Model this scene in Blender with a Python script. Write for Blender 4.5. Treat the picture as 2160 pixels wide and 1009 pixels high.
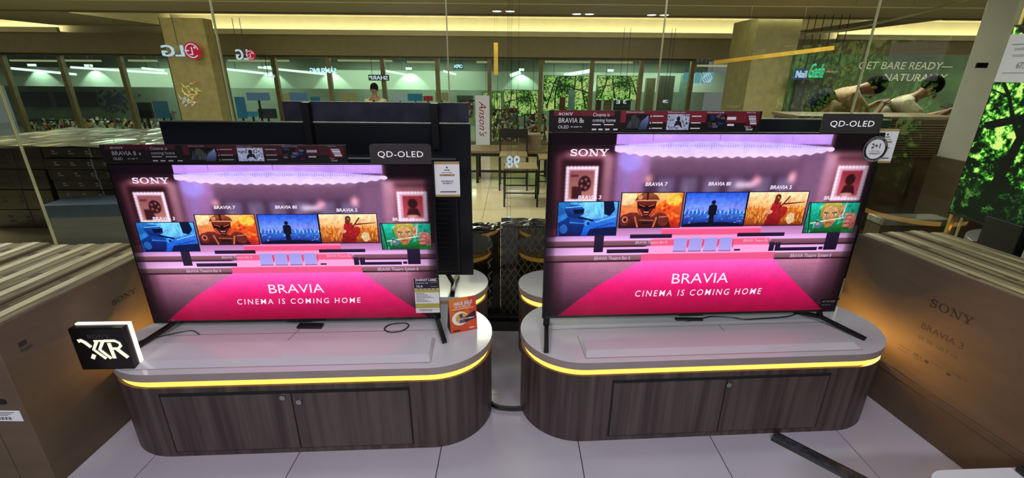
import bpy, bmesh, math, random
import numpy as np
from mathutils import Vector, Matrix
random.seed(7); rng = np.random.default_rng(7)
for o in list(bpy.data.objects): bpy.data.objects.remove(o)
SC = bpy.context.scene; COL = SC.collection
R = math.radians; PI = math.pi

# ------------------------------------------------------------------ camera
F_PX, PITCH, ROLL, CAM_H = 958.6, .3522, .0093, 1.6276
cam = bpy.data.cameras.new('camera'); co = bpy.data.objects.new('camera', cam); COL.objects.link(co)
cam.sensor_fit = 'HORIZONTAL'; cam.sensor_width = 36; cam.lens = 36*F_PX/2160; cam.clip_start = .02; cam.clip_end = 200
co.matrix_world = Matrix.Translation((0, 0, CAM_H)) @ Matrix.Rotation(PI/2-PITCH, 4, 'X') @ Matrix.Rotation(ROLL, 4, 'Z')
SC.camera = co
def at(px, py, x=None, y=None, z=None):
    X, Y = px-1080, py-504.5
    a = X*math.cos(ROLL)+Y*math.sin(ROLL); b = -X*math.sin(ROLL)+Y*math.cos(ROLL)
    d = (a/F_PX, math.cos(PITCH)-b/F_PX*math.sin(PITCH), -math.sin(PITCH)-b/F_PX*math.cos(PITCH))
    t = x/d[0] if x is not None else y/d[1] if y is not None else (z-CAM_H)/d[2]
    return Vector((d[0]*t, d[1]*t, CAM_H+d[2]*t))

# ------------------------------------------------------------------ world, lights, exposure
w = bpy.data.worlds.new('world'); SC.world = w; w.use_nodes = True
w.node_tree.nodes['Background'].inputs[0].default_value = (.75, .8, .85, 1)
w.node_tree.nodes['Background'].inputs[1].default_value = .22
SC.view_settings.view_transform = 'Standard'; SC.view_settings.look = 'None'
SC.view_settings.exposure = 0; SC.view_settings.gamma = 1; SC.view_settings.use_curve_mapping = False
def area(name, loc, size, power, col, rot=(0, 0, 0), sy=None, spread=None):
    l = bpy.data.lights.new(name, 'AREA'); l.energy = power; l.color = col
    l.size = size
    if sy: l.shape = 'RECTANGLE'; l.size_y = sy
    if spread: l.spread = spread
    o = bpy.data.objects.new(name, l); COL.objects.link(o); o.location = loc; o.rotation_euler = rot
    return o
for i, (x, y) in enumerate([(-1.6, .4), (0, .4), (1.6, .4), (-1.6, -1.6), (1.6, -1.6)]):
    area('shop_panel_light', (x, y, 2.93), .9, 13 if y > 0 else 72, (.95, .93, 1), sy=.3)
area('shop_window_light', (-1.2, 2.3, 2.93), 1.2, 8, (.85, 1, .92), sy=.2)
area('shop_window_light', (1.2, 2.3, 2.93), 1.2, 8, (.85, 1, .92), sy=.2)
for x in (-7, -1.5, 4, 8.5):
    area('mall_light', (x, 5.6 if x < 3 else 6.2, 2.46), 2.5, 190 if x < 3 else 130, (1, .95, .80), sy=1.2)
for x in (-9, -3, 3):
    area('store_light', (x, 12.1, 1.93), 4, 80, (.88, 1, .93), sy=1.0)
    area('store_light', (x, 14.1, 1.93), 4, 80, (.88, 1, .93), sy=1.0)

# ------------------------------------------------------------------ materials
def lin(c): c = c/255; return c/12.92 if c <= .04045 else ((c+.055)/1.055)**2.4
def C(r, g, b): return (lin(r), lin(g), lin(b), 1)
_m = {}
def mat(name, rgb, rough=.5, metal=0, emit=0, noise=.12, scale=(8, 8, 8), bump=0, rgb2=None, coat=0, spec=.5):
    if name in _m: return _m[name]
    m = bpy.data.materials.new(name); m.use_nodes = True; _m[name] = m
    n = m.node_tree.nodes; L = m.node_tree.links; b = n['Principled BSDF']
    c = C(*rgb)
    b.inputs['Roughness'].default_value = rough; b.inputs['Metallic'].default_value = metal
    b.inputs['Specular IOR Level'].default_value = spec
    if coat: b.inputs['Coat Weight'].default_value = coat; b.inputs['Coat Roughness'].default_value = .05
    if emit:
        b.inputs['Base Color'].default_value = (0, 0, 0, 1); b.inputs['Emission Color'].default_value = c; b.inputs['Emission Strength'].default_value = emit
        b.inputs['Specular IOR Level'].default_value = .0
        return m
    tc = n.new('ShaderNodeTexCoord'); mp = n.new('ShaderNodeMapping'); mp.inputs['Scale'].default_value = scale
    ns = n.new('ShaderNodeTexNoise'); ns.inputs['Scale'].default_value = 1; ns.inputs['Detail'].default_value = 6
    cr = n.new('ShaderNodeValToRGB')
    c2 = C(*rgb2) if rgb2 else tuple(v*(1-noise) for v in c[:3])+(1,)
    c1 = c if rgb2 else tuple(min(1, v*(1+noise)) for v in c[:3])+(1,)
    cr.color_ramp.elements[0].position = .35; cr.color_ramp.elements[0].color = c2
    cr.color_ramp.elements[1].position = .65; cr.color_ramp.elements[1].color = c1
    L.new(tc.outputs['Object'], mp.inputs['Vector']); L.new(mp.outputs[0], ns.inputs['Vector'])
    L.new(ns.outputs[0], cr.inputs[0]); L.new(cr.outputs[0], b.inputs['Base Color'])
    if bump:
        bp = n.new('ShaderNodeBump'); bp.inputs['Strength'].default_value = bump; bp.inputs['Distance'].default_value = .01
        L.new(ns.outputs[0], bp.inputs['Height']); L.new(bp.outputs[0], b.inputs['Normal'])
    return m
def glassmat(name, tint, gloss, rough=0.0):
    m = bpy.data.materials.new(name); m.use_nodes = True; _m[name] = m
    n = m.node_tree.nodes; L = m.node_tree.links; n.clear()
    o = n.new('ShaderNodeOutputMaterial'); mx = n.new('ShaderNodeMixShader'); t = n.new('ShaderNodeBsdfTransparent'); g = n.new('ShaderNodeBsdfGlossy')
    fr = n.new('ShaderNodeFresnel'); fr.inputs[0].default_value = 1.5
    ad = n.new('ShaderNodeMath'); ad.operation = 'MULTIPLY'; ad.inputs[1].default_value = gloss
    t.inputs[0].default_value = C(*tint); g.inputs['Roughness'].default_value = rough
    ge = n.new('ShaderNodeNewGeometry'); iv = n.new('ShaderNodeMath'); iv.operation = 'SUBTRACT'; iv.inputs[0].default_value = 1; m2 = n.new('ShaderNodeMath'); m2.operation = 'MULTIPLY'
    L.new(ge.outputs['Backfacing'], iv.inputs[1]); L.new(fr.outputs[0], ad.inputs[0]); L.new(ad.outputs[0], m2.inputs[0]); L.new(iv.outputs[0], m2.inputs[1]); L.new(m2.outputs[0], mx.inputs[0]); L.new(t.outputs[0], mx.inputs[1]); L.new(g.outputs[0], mx.inputs[2]); L.new(mx.outputs[0], o.inputs[0])
    return m
M = dict(
 tile=mat('floor_tile', (172, 166, 176), .12, noise=.05, scale=(2, 2, 2), coat=.2),
 grout=mat('grout', (28, 26, 28), .8),
 mtile=mat('mall_tile', (178, 166, 138), .1, noise=.06, scale=(3, 3, 3), coat=.3),
 mgrout=mat('mall_grout', (120, 108, 84), .6),
 wood=mat('dark_wood_laminate', (82, 70, 67), .45, rgb2=(52, 43, 41), scale=(38, 38, 1.3), bump=.05),
 wood2=mat('door_wood_laminate', (86, 73, 70), .45, rgb2=(54, 45, 43), scale=(30, 30, 1.0), bump=.05),
 gap=mat('recess_black', (12, 10, 10), .8),
 top=mat('white_laminate', (190, 187, 193), .16, noise=.02, scale=(3, 3, 3), coat=.3),
 topedge=mat('laminate_edge', (150, 138, 136), .4, noise=.04),
 led=mat('warm_led_diffuser', (255, 190, 84), emit=1.9),
 black=mat('black_plastic', (14, 14, 16), .35),
 bezel=mat('black_bezel', (8, 8, 9), .25),
 tvback=mat('tv_back_plastic', (20, 23, 30), .28, noise=.25, scale=(1.5, 1.5, 9)),
 tvback2=mat('header_back', (38, 40, 55), .35, noise=.5, scale=(9, 9, 9)),
 metal=mat('gunmetal', (44, 44, 48), .35, metal=.7),
 chrome=mat('chrome', (190, 190, 195), .2, metal=1),
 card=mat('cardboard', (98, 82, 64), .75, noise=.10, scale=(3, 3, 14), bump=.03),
 card2=mat('cardboard_dark', (88, 72, 56), .75, noise=.12, scale=(5, 5, 5)),  # darker brown than the upright cartons
 card3=mat('cardboard_pale', (176, 158, 126), .75, noise=.3, scale=(4, 18, 4)),
 cardtop=mat('cardboard_top', (150, 132, 98), .62, rgb2=(62, 50, 36), scale=(48, 2.2, 8), bump=.15),
 tape=mat('clear_tape', (176, 160, 124), .45, noise=.3, scale=(30, 4, 10)),
 ink=mat('box_ink', (52, 40, 34), .7),
 inkp=mat('faint_box_ink', (84, 66, 54), .7),
 white=mat('white_paper', (238, 238, 242), .5, noise=.03),
 whitetx=mat('white_print', (232, 228, 236), .5, noise=.01),
 greytx=mat('grey_print', (150, 148, 156), .5, noise=.01),
 dimtx=mat('faint_print', (70, 66, 72), .6, noise=.02),
 hdr=mat('header_black', (22, 17, 20), .35, noise=.15),
 hdrred=mat('header_red', (112, 26, 38), .4, noise=.25, scale=(5, 5, 5)),
 qd=mat('placard_charcoal', (52, 47, 50), .45, noise=.05),
 gold=mat('gold_print', (176, 148, 92), .45),
 blacktx=mat('black_print', (24, 24, 28), .6),
 glow=mat('white_glow', (255, 255, 246), emit=1.7),
 glow2=mat('sign_glow', (255, 252, 225), emit=1.05),
 cream=mat('mall_cream', (186, 178, 148), .7, noise=.03),
 olive=mat('mall_olive', (120, 110, 84), .75, noise=.05),
 mceil=mat('mall_ceiling', (122, 113, 92), .8, noise=.04, scale=(.5, .5, .5)),
 mull=mat('bronze_mullion', (104, 94, 66), .4, metal=.3),
 seam=mat('silicone_seam', (190, 186, 150), .3),
 cove=mat('cove_strip', (255, 246, 214), emit=24),
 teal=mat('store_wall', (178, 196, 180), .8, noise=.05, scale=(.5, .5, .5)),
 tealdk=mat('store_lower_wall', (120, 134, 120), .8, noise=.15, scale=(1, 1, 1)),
 dgrey=mat('dark_grey', (46, 46, 46), .6),
 cool=mat('tube_light', (235, 255, 255), emit=2.0),
 crate=mat('black_wrapped', (30, 29, 31), .25, noise=.5, scale=(4, 4, 14), bump=.35, coat=.4),
 wrap=mat('shiny_plastic_wrap', (150, 158, 148), .15, rgb2=(80, 80, 70), scale=(4, 16, 4), bump=.5, coat=.8),
 brown=mat('brown_counter', (92, 76, 58), .6, noise=.1, scale=(2, 2, 20)),
)
M['glass'] = glassmat('clear_glass', (240, 244, 236), 1.9)
M['glass2'] = glassmat('store_glass', (240, 247, 241), .8)

# ------------------------------------------------------------------ mesh helpers
class MB:
    def __init__(s): s.v = []; s.f = []; s.mi = []
    def add(s, vs, fs, mi=0):
        b = len(s.v); s.v += [tuple(v) for v in vs]; s.f += [tuple(i+b for i in f) for f in fs]; s.mi += [mi]*len(fs); return s
    def box(s, a, b, Mx=None, mi=0):
        x0, y0, z0 = a; x1, y1, z1 = b
        vs = [Vector(p) for p in ((x0, y0, z0), (x1, y0, z0), (x1, y1, z0), (x0, y1, z0), (x0, y0, z1), (x1, y0, z1), (x1, y1, z1), (x0, y1, z1))]
        if Mx: vs = [Mx @ v for v in vs]
        return s.add(vs, [(0, 3, 2, 1), (4, 5, 6, 7), (0, 1, 5, 4), (1, 2, 6, 5), (2, 3, 7, 6), (3, 0, 4, 7)], mi)
    def quad(s, pts, mi=0): return s.add(pts, [tuple(range(len(pts)))], mi)
    def prism(s, out, z0, z1, inset0=0, mi=0, mside=None):
        n = len(out)
        vs = [(x, y, z0) for x, y in out]+[(x, y, z1) for x, y in out]
        s.add(vs, [tuple(range(n-1, -1, -1)), tuple(range(n, 2*n))], mi)
        b = len(s.v)-2*n
        for i in range(n):
            j = (i+1) % n; s.f.append((b+i, b+j, b+n+j, b+n+i)); s.mi.append(mi if mside is None else mside)
        return s
    def xprism(s, out, y0, y1, mi=0):      # outline in x,z extruded along y
        n = len(out); vs = [(x, y0, z) for x, z in out]+[(x, y1, z) for x, z in out]
        fs = [tuple(range(n)), tuple(range(2*n-1, n-1, -1))]+[(i, i+n, (i+1) % n+n, (i+1) % n) for i in range(n)]
        return s.add(vs, fs, mi)
    def tube(s, path, r, seg=8, mi=0, cap=True):
        P = [Vector(p) for p in path]; rs = r if isinstance(r, (list, tuple)) else [r]*len(P)
        vs = []; up = Vector((0, 0, 1))
        for i, p in enumerate(P):
            d = (P[min(i+1, len(P)-1)]-P[max(i-1, 0)]).normalized()
            a = d.cross(up); a = d.cross(Vector((1, 0, 0))) if a.length < 1e-3 else a
            a.normalize(); b = a.cross(d)
            for k in range(seg):
                t = 2*PI*k/seg; vs.append(p+a*(math.cos(t)*rs[i])+b*(math.sin(t)*rs[i]))
        fs = []
        for i in range(len(P)-1):
            for k in range(seg): fs.append((i*seg+k, (i+1)*seg+k, (i+1)*seg+(k+1) % seg, i*seg+(k+1) % seg))
        if cap: fs += [tuple(range(seg)), tuple(range(len(vs)-1, len(vs)-seg-1, -1))]
        return s.add(vs, fs, mi)
    def bar(s, a, b, w, h, mi=0):
        a = Vector(a); b = Vector(b); d = (b-a).normalized(); up = Vector((0, 0, 1))
        x = d.cross(up); x = Vector((1, 0, 0)) if x.length < 1e-3 else x.normalized(); u = x.cross(d)
        vs = []
        for p in (a, b):
            for sx, sz in ((-1, -1), (1, -1), (1, 1), (-1, 1)): vs.append(p+x*sx*w/2+u*sz*h/2)
        return s.add(vs, [(0, 1, 2, 3), (7, 6, 5, 4), (0, 4, 5, 1), (1, 5, 6, 2), (2, 6, 7, 3), (3, 7, 4, 0)], mi)
    def text(s, t, h, o, xd=(1, 0, 0), yd=(0, 0, 1), align='LEFT', bold=0, shear=0, sx=1, sp=1, mi=0, ext=0):
        vs, fs = textmesh(t, align, bold, shear, sp, ext)
        xd = Vector(xd); yd = Vector(yd); zd = xd.cross(yd); o = Vector(o); k = h/.7
        return s.add([o+xd*(x*k*sx)+yd*(y*k)+zd*(z*h) for x, y, z in vs], fs, mi)
    def build(s, name, mats, parent=None, smooth=False, bevel=0, loc=None, rotz=0, seg=2):
        me = bpy.data.meshes.new(name); me.from_pydata(s.v, [], s.f)
        for m in (mats if isinstance(mats, (list, tuple)) else [mats]): me.materials.append(m)
        if any(s.mi): me.polygons.foreach_set('material_index', s.mi)
        if smooth:
            me.polygons.foreach_set('use_smooth', [True]*len(me.polygons))
        me.update()
        o = bpy.data.objects.new(name, me); COL.objects.link(o); o.parent = parent
        if smooth: me.set_sharp_from_angle(angle=R(40))
        if loc is not None: o.location = loc
        if rotz: o.rotation_euler.z = rotz
        if bevel:
            b = o.modifiers.new('bevel', 'BEVEL'); b.width = bevel; b.segments = seg; b.limit_method = 'ANGLE'; b.angle_limit = R(40)
        return o
_tc = {}
def textmesh(t, align, bold, shear, sp, ext):
    k = (t, align, bold, shear, sp, ext)
    if k not in _tc:
        c = bpy.data.curves.new('t', 'FONT'); c.body = t; c.align_x = align; c.offset = bold; c.shear = shear; c.space_character = sp; c.resolution_u = 3; c.extrude = ext
        o = bpy.data.objects.new('t', c); COL.objects.link(o); bpy.context.view_layer.update()
        me = bpy.data.meshes.new_from_object(o.evaluated_get(bpy.context.evaluated_depsgraph_get()))
        _tc[k] = ([tuple(v.co) for v in me.vertices], [tuple(p.vertices) for p in me.polygons])
        bpy.data.objects.remove(o); bpy.data.curves.remove(c); bpy.data.meshes.remove(me)
    return _tc[k]
def strokepoly(pts, ws):
    L_, R_ = [], []
    for i, (x, y) in enumerate(pts):
        x0, y0 = pts[max(i-1, 0)]; x1, y1 = pts[min(i+1, len(pts)-1)]; dx, dy = x1-x0, y1-y0; l = math.hypot(dx, dy) or 1
        w = ws[i]/2; L_.append((x-dy/l*w, y+dx/l*w)); R_.append((x+dy/l*w, y-dx/l*w))
    return L_, R_
def slab(mb, h, o, xd=(1, 0, 0), yd=(0, 0, 1), mi=0, kx=1.0):
    """wide slab-serif SONY lettering, cap height h, starting at o"""
    xd = Vector(xd); yd = Vector(yd); o = Vector(o); e = xd.cross(yd)*1e-4
    def poly(pts, x0): mb.add([o+xd*((x+x0)*h*kx)+yd*(y*h) for x, y in pts], [tuple(range(len(pts)))], mi)
    def strip(pts, ws, x0):
        a, b = strokepoly(pts, ws); n = len(a)
        mb.add([o+xd*((x+x0)*h*kx)+yd*(y*h) for x, y in a+b], [(i, i+n, i+n+1, i+1) for i in range(n-1)], mi)
    # S
    S = [(.98, .72), (.9, .86), (.62, .93), (.35, .88), (.2, .74), (.28, .6), (.6, .51), (.92, .42), (1.0, .27), (.86, .12), (.58, .06), (.28, .12), (.16, .28)]
    strip(S, [.1, .16, .15, .2, .26, .22, .2, .22, .26, .2, .15, .16, .1], 0)
    poly([(.93, .62), (1.03, .62), (1.03, .98), (.93, .98)], 0); poly([(.1, .02), (.2, .02), (.2, .38), (.1, .38)], 0)
    # O
    n = 28; ring = []
    vo = [(.78+.72*math.cos(2*PI*i/n), .5+.52*math.sin(2*PI*i/n)) for i in range(n)]; vi = [(.78+.44*math.cos(2*PI*i/n), .5+.41*math.sin(2*PI*i/n)) for i in range(n)]
    mb.add([o+xd*((x+1.2)*h*kx)+yd*(y*h) for x, y in vo+vi], [(i, (i+1) % n, n+(i+1) % n, n+i) for i in range(n)], mi)
    # N
    x0 = 2.85
    for p in ([(.22, .1), (.36, .1), (.36, .9), (.22, .9)], [(0, 0), (.58, 0), (.58, .1), (0, .1)], [(0, .9), (.5, .9), (1.32, .0), (1.2, 0), (1.0, 0), (.22, .82)], [(1.18, 0), (1.32, 0), (1.32, .9), (1.18, .9)], [(.98, .9), (1.52, .9), (1.52, 1), (.98, 1)], [(0, .88), (.5, .88), (.5, 1), (0, 1)]): poly(p, x0)
    # Y
    x0 = 4.35
    for p in ([(.12, .9), (.5, .9), (.92, .42), (.62, .42)], [(1.12, .9), (1.3, .9), (.92, .42), (.74, .44)], [(.62, .1), (.92, .1), (.92, .44), (.62, .44)], [(.42, 0), (1.12, 0), (1.12, .1), (.42, .1)], [(0, .9), (.7, .9), (.7, 1), (0, 1)], [(.92, .9), (1.5, .9), (1.5, 1), (.92, 1)]): poly(p, x0)
    return mb      # total width 5.85*h*kx

def empty(name, label=None, cat=None, loc=(0, 0, 0), rotz=0, group=None):
    o = bpy.data.objects.new(name, None); COL.objects.link(o); o.location = loc; o.rotation_euler.z = rotz
    o.empty_display_size = .1
    if label: tag(o, label, cat, group)
    return o
def tag(o, label, cat, group=None):
    o['label'] = label; o['category'] = cat
    if group: o['group'] = group
    return o
def struct(o): o['kind'] = 'structure'; return o
def copy_tree(o, parent=None):
    c = o.copy(); COL.objects.link(c); c.parent = parent
    for ch in [q for q in bpy.data.objects if q.parent == o]: copy_tree(ch, c)
    return c
def px_box(x0, y0, x1, y1, d, th, mb=None, mi=0):
    """box standing at distance d whose front face covers those points of the scene"""
    a = at(x0, y1, y=d); b = at(x1, y0, y=d); mb = mb or MB()
    cx0 = at(x0, (y0+y1)/2, y=d).x; cx1 = at(x1, (y0+y1)/2, y=d).x
    return mb.box((cx0, d, at((x0+x1)/2, y1, y=d).z), (cx1, d+th, at((x0+x1)/2, y0, y=d).z), mi=mi)

# ------------------------------------------------------------------ setting: floor
fl = struct(MB().box((-9, -2.5, -.05), (9, 2.80, -.004)).build('floor', M['grout']))
tp = .637
tm = MB().box((-tp/2+.0018, -tp/2+.0018, -.01), (tp/2-.0018, tp/2-.0018, 0))
t0 = tm.build('tile', M['tile'], fl, bevel=.0015, seg=1)
first = True
for i in range(-6, 6):
    for j in range(-4, 2):
        o = t0 if first else t0.copy()
        if not first: COL.objects.link(o)
        first = False
        o.location = (.32+tp/2+i*tp, 2.006-tp/2+j*tp, 0)
mf = struct(MB().box((-16, 2.80, -.05), (14, 11, -.004)).build('floor', M['mgrout']))
ms = .9
tm = MB().box((-ms/2+.003, -ms/2+.003, -.01), (ms/2-.003, ms/2-.003, 0))
t1 = tm.build('tile', M['mtile'], mf); first = True
for i in range(-10, 10):
    for j in range(0, 9):
        o = t1 if first else t1.copy()
        if not first: COL.objects.link(o)
        first = False
        o.location = (i*ms+.1, 3.26+j*ms, 0)
struct(MB().box((-16, 11, -.05), (14, 16, 0)).build('floor', M['mtile']))
# shop ceiling and shop walls (behind and beside the viewer)
struct(MB().box((-9, -2.5, 3), (9, 2.78, 3.1)).build('ceiling', mat('shop_ceiling', (96, 92, 84), .8)))
struct(MB().box((-9, -2.6, 0), (9, -2.5, 3)).build('wall_front', mat('shop_wall', (70, 66, 62), .7)))
struct(MB().box((-9.1, -2.5, 0), (-9, 2.78, 3)).build('wall_left', mat('shop_wall', (70, 66, 62), .7)))
struct(MB().box((9, -2.5, 0), (9.1, 2.78, 3)).build('wall_right', mat('shop_wall', (70, 66, 62), .7)))

# ------------------------------------------------------------------ the shop's glass wall
GY = 2.80
xs = [-9, -7.0, -5.6, -4.3, -3.02, -1.68, -.377, .842, 2.015, 2.9, 4.2, 5.5, 7, 9]
for i in range(13):
    g = struct(MB().box((xs[i]+.003, GY, .03), (xs[i+1]-.003, GY+.010, 3)).build('window_%d' % (i+1), M['glass']))
    if i < 12:
        MB().box((xs[i+1]-.0028, GY-.003, .03), (xs[i+1]+.0028, GY+.013, 3)).build('seam', M['seam'], g)
struct(MB().box((-9, GY-.03, 0), (9, GY+.03, .03)).build('trim_1', M['black'], bevel=.004))
# bright metal jambs of the right-hand end of the glass
struct(MB().box((2.80, GY-.03, .03), (2.822, GY-.005, 3)).build('trim_2', mat('brass_jamb', (190, 168, 104), .25, metal=.8), bevel=.004))

# ------------------------------------------------------------------ mall ceiling with lit coves
CZ = 2.5
def ceilpart(a, b, m='mceil', name='ceiling'): return struct(MB().box(a, b).build(name, M[m]))
ceilpart((-18, 2.9, CZ), (14, 6.2, CZ+.1))
ceilpart((-18, 6.8, CZ), (14, 8.1, CZ+.1))
ceilpart((-18, 6.2, CZ+.25), (14, 6.8, CZ+.3), 'cream')
ceilpart((-18, 6.72, CZ-.02), (14, 6.8, CZ+.25), 'cream', 'trim_3')
for x0, x1 in ((-9.7, -7.3), (5.9, 6.9)):
    ceilpart((x0, 8.1, CZ-.02), (x1, 10.62, CZ+.1))
ceilpart((-18, 8.0, CZ+.22), (14, 10.9, CZ+.28), 'cream')
ceilpart((-18, 10.82, 2.3), (14, 10.9, CZ+.25), 'cream', 'trim_4')      # far wall of the cove
for a, b in ((-16, -9.7), (-7.3, 5.9), (6.9, 13)):
    ceilpart((a, 10.55, 2.34), (b, 10.62, 2.44), 'cream', 'trim_5')         # lip
    ceilpart((a, 10.6, 2.34), (b, 10.82, 2.36), 'cream', 'trim_6')
    struct(MB().box((a+.1, 10.64, 2.37), (b-.1, 10.68, 2.40)).build('trim_7', M['cove']))
    struct(MB().box((a+.1, 8.14, 2.54), (b-.1, 8.18, 2.57)).build('trim_8', M['cove']))
    ceilpart((a, 8.08, 2.47), (b, 8.12, 2.55), 'mceil', 'trim_9')
for x in (-9.7, -7.3, 5.9, 6.9): ceilpart((x-.02, 8.1, CZ-.02), (x+.02, 10.62, CZ+.22), 'cream', 'trim_10')
struct(MB().box((-18, 10.7, 1.94), (14, 11.05, 2.35)).build('wall_back', M['olive']))
for i, (px, py) in enumerate(((1062, 23), (1230, 29), (1388, 31))):  # downlights reflected in the glass, built as lamps in the mall ceiling
    p = at(px, py, z=CZ)
    e = empty('downlight_reflection', '%s reflected twin downlight shown in the mall ceiling %s' % (('Small bright', 'Faint', 'Brightest')[i], ('left of centre above the coming home banner', 'between two other twin lights', 'beside the third glass seam')[i]), 'downlight', (p.x, p.y, CZ-.004))
    MB().tube([(0, 0, .004), (0, 0, 0)], .2, 20).build('rim', M['mceil'], e)
    for s in (-1, 1): MB().tube([(s*.1, 0, 0), (s*.1, 0, -.006)], .07, 14).build('lamp', M['glow'], e)

# ------------------------------------------------------------------ opposite storefront, 11 m away
SY = 11.0; TZ = 1.94
mx = [-13, -11.55, -10.25, -8.9, -7.75, -6.6, -5.42, -4.2, -2.97, -1.73, -.55, .62, 1.78, 2.9, 4.05]
for i in range(len(mx)-1):
    if i == 3: pass
    g = struct(MB().box((mx[i]+.04, SY+.02, .06), (mx[i+1]-.04, SY+.03, TZ)).build('window_%d' % (i+14), M['glass2']))
    MB().box((mx[i+1]-.045, SY-.03, 0), (mx[i+1]+.045, SY+.07, TZ)).build('mullion', M['mull'], g)
    MB().box((mx[i]+.04, SY-.02, .0), (mx[i+1]-.04, SY+.06, .06)).build('sill', M['mull'], g)
    MB().box((mx[i]+.04, SY-.02, TZ-.05), (mx[i+1]-.04, SY+.06, TZ)).build('head_rail', M['mull'], g)
struct(MB().box((-16, 11.1, 1.98), (6, 15.2, 2.06)).build('ceiling', mat('store_ceiling', (92, 98, 90), .8)))
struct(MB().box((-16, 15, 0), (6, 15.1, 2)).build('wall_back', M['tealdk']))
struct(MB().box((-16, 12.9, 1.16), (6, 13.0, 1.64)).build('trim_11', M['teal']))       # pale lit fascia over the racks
for i in range(7):
    px = (60, 180, 560, 690, 860, 1100, 1290)[i]
    p = at(px, 152, y=12.6)
    o = MB().box((-.07, -.05, 0), (.07, .05, .06)).build('store_spotlight', M['cool']); o.location = (p.x, 12.75, 1.66)
    tag(o, 'small bright spotlight over the pale store fascia, %s' % ('far left above the dark windows', 'above the clothes racks', 'left of the mirror-written blue letters', 'below the second ceiling tube', 'right of the guard', 'over the white upright sign', 'over the green foliage reflection')[i], 'spotlight')
    l = bpy.data.lights.new('spot', 'SPOT'); l.energy = 22; l.spot_size = R(95); l.color = (.8, 1, .92); l.shadow_soft_size = .03
    lo = bpy.data.objects.new('spot', l); COL.objects.link(lo); lo.location = (0, -.09, -.02); lo.rotation_euler = (R(25), 0, 0); lo.parent = o
# tube lights in the store ceiling
for i, (a, b, c_, d_) in enumerate([(10, 143, 160, 157), (150, 142, 352, 155), (300, 144, 345, 149), (478, 146, 575, 157), (545, 142, 700, 158), (810, 149, 858, 158), (935, 150, 962, 157), (1076, 160, 1098, 152), (1190, 159, 1248, 149)]):
    z = 1.86; pa = at(a, b-14, y=11.6); pb = at(c_, d_-14, y=11.6)
    pa = at(a, b, y=12.0+.09*i); pb = at(c_, d_, y=12.0+.09*i)
    o = MB().bar(pa, pb, .05, .05 if i < 7 else .09).build('tube_light', M['cool'])
    tag(o, 'long white tube light under the store ceiling, %s' % ('leftmost one', 'second from the left', 'short one left of the cream column', 'just right of the cream column', 'left of the mirror-written letters', 'beside the guard', 'beside the second glass seam', 'above the white upright sign', 'above the foliage picture')[i], 'tube light')
for i, (a, b) in enumerate(((20, 110), (130, 205), (270, 325), (480, 565), (572, 605), (712, 825), (858, 920), (1005, 1030), (1150, 1335), (1474, 1545))):
    o = px_box(a, 126 + (3 if i > 5 else 0) + (8 if i == 9 else 0), b, 130 + (3 if i > 5 else 0)+(8 if i == 9 else 0), 11.4, .12).build('ceiling_strip', mat('cream_strip', (205, 200, 160), emit=.75))
    tag(o, 'thin cream light strip behind the storefront head rail, %s' % ('leftmost', 'second from left', 'beside the cream column', 'under the small mirrored logo', 'right of the small mirrored logo', 'above the guard', 'left of the second glass seam', 'right of the second glass seam', 'above the foliage reflections', 'right end by the olive column')[i], 'light strip')

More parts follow.
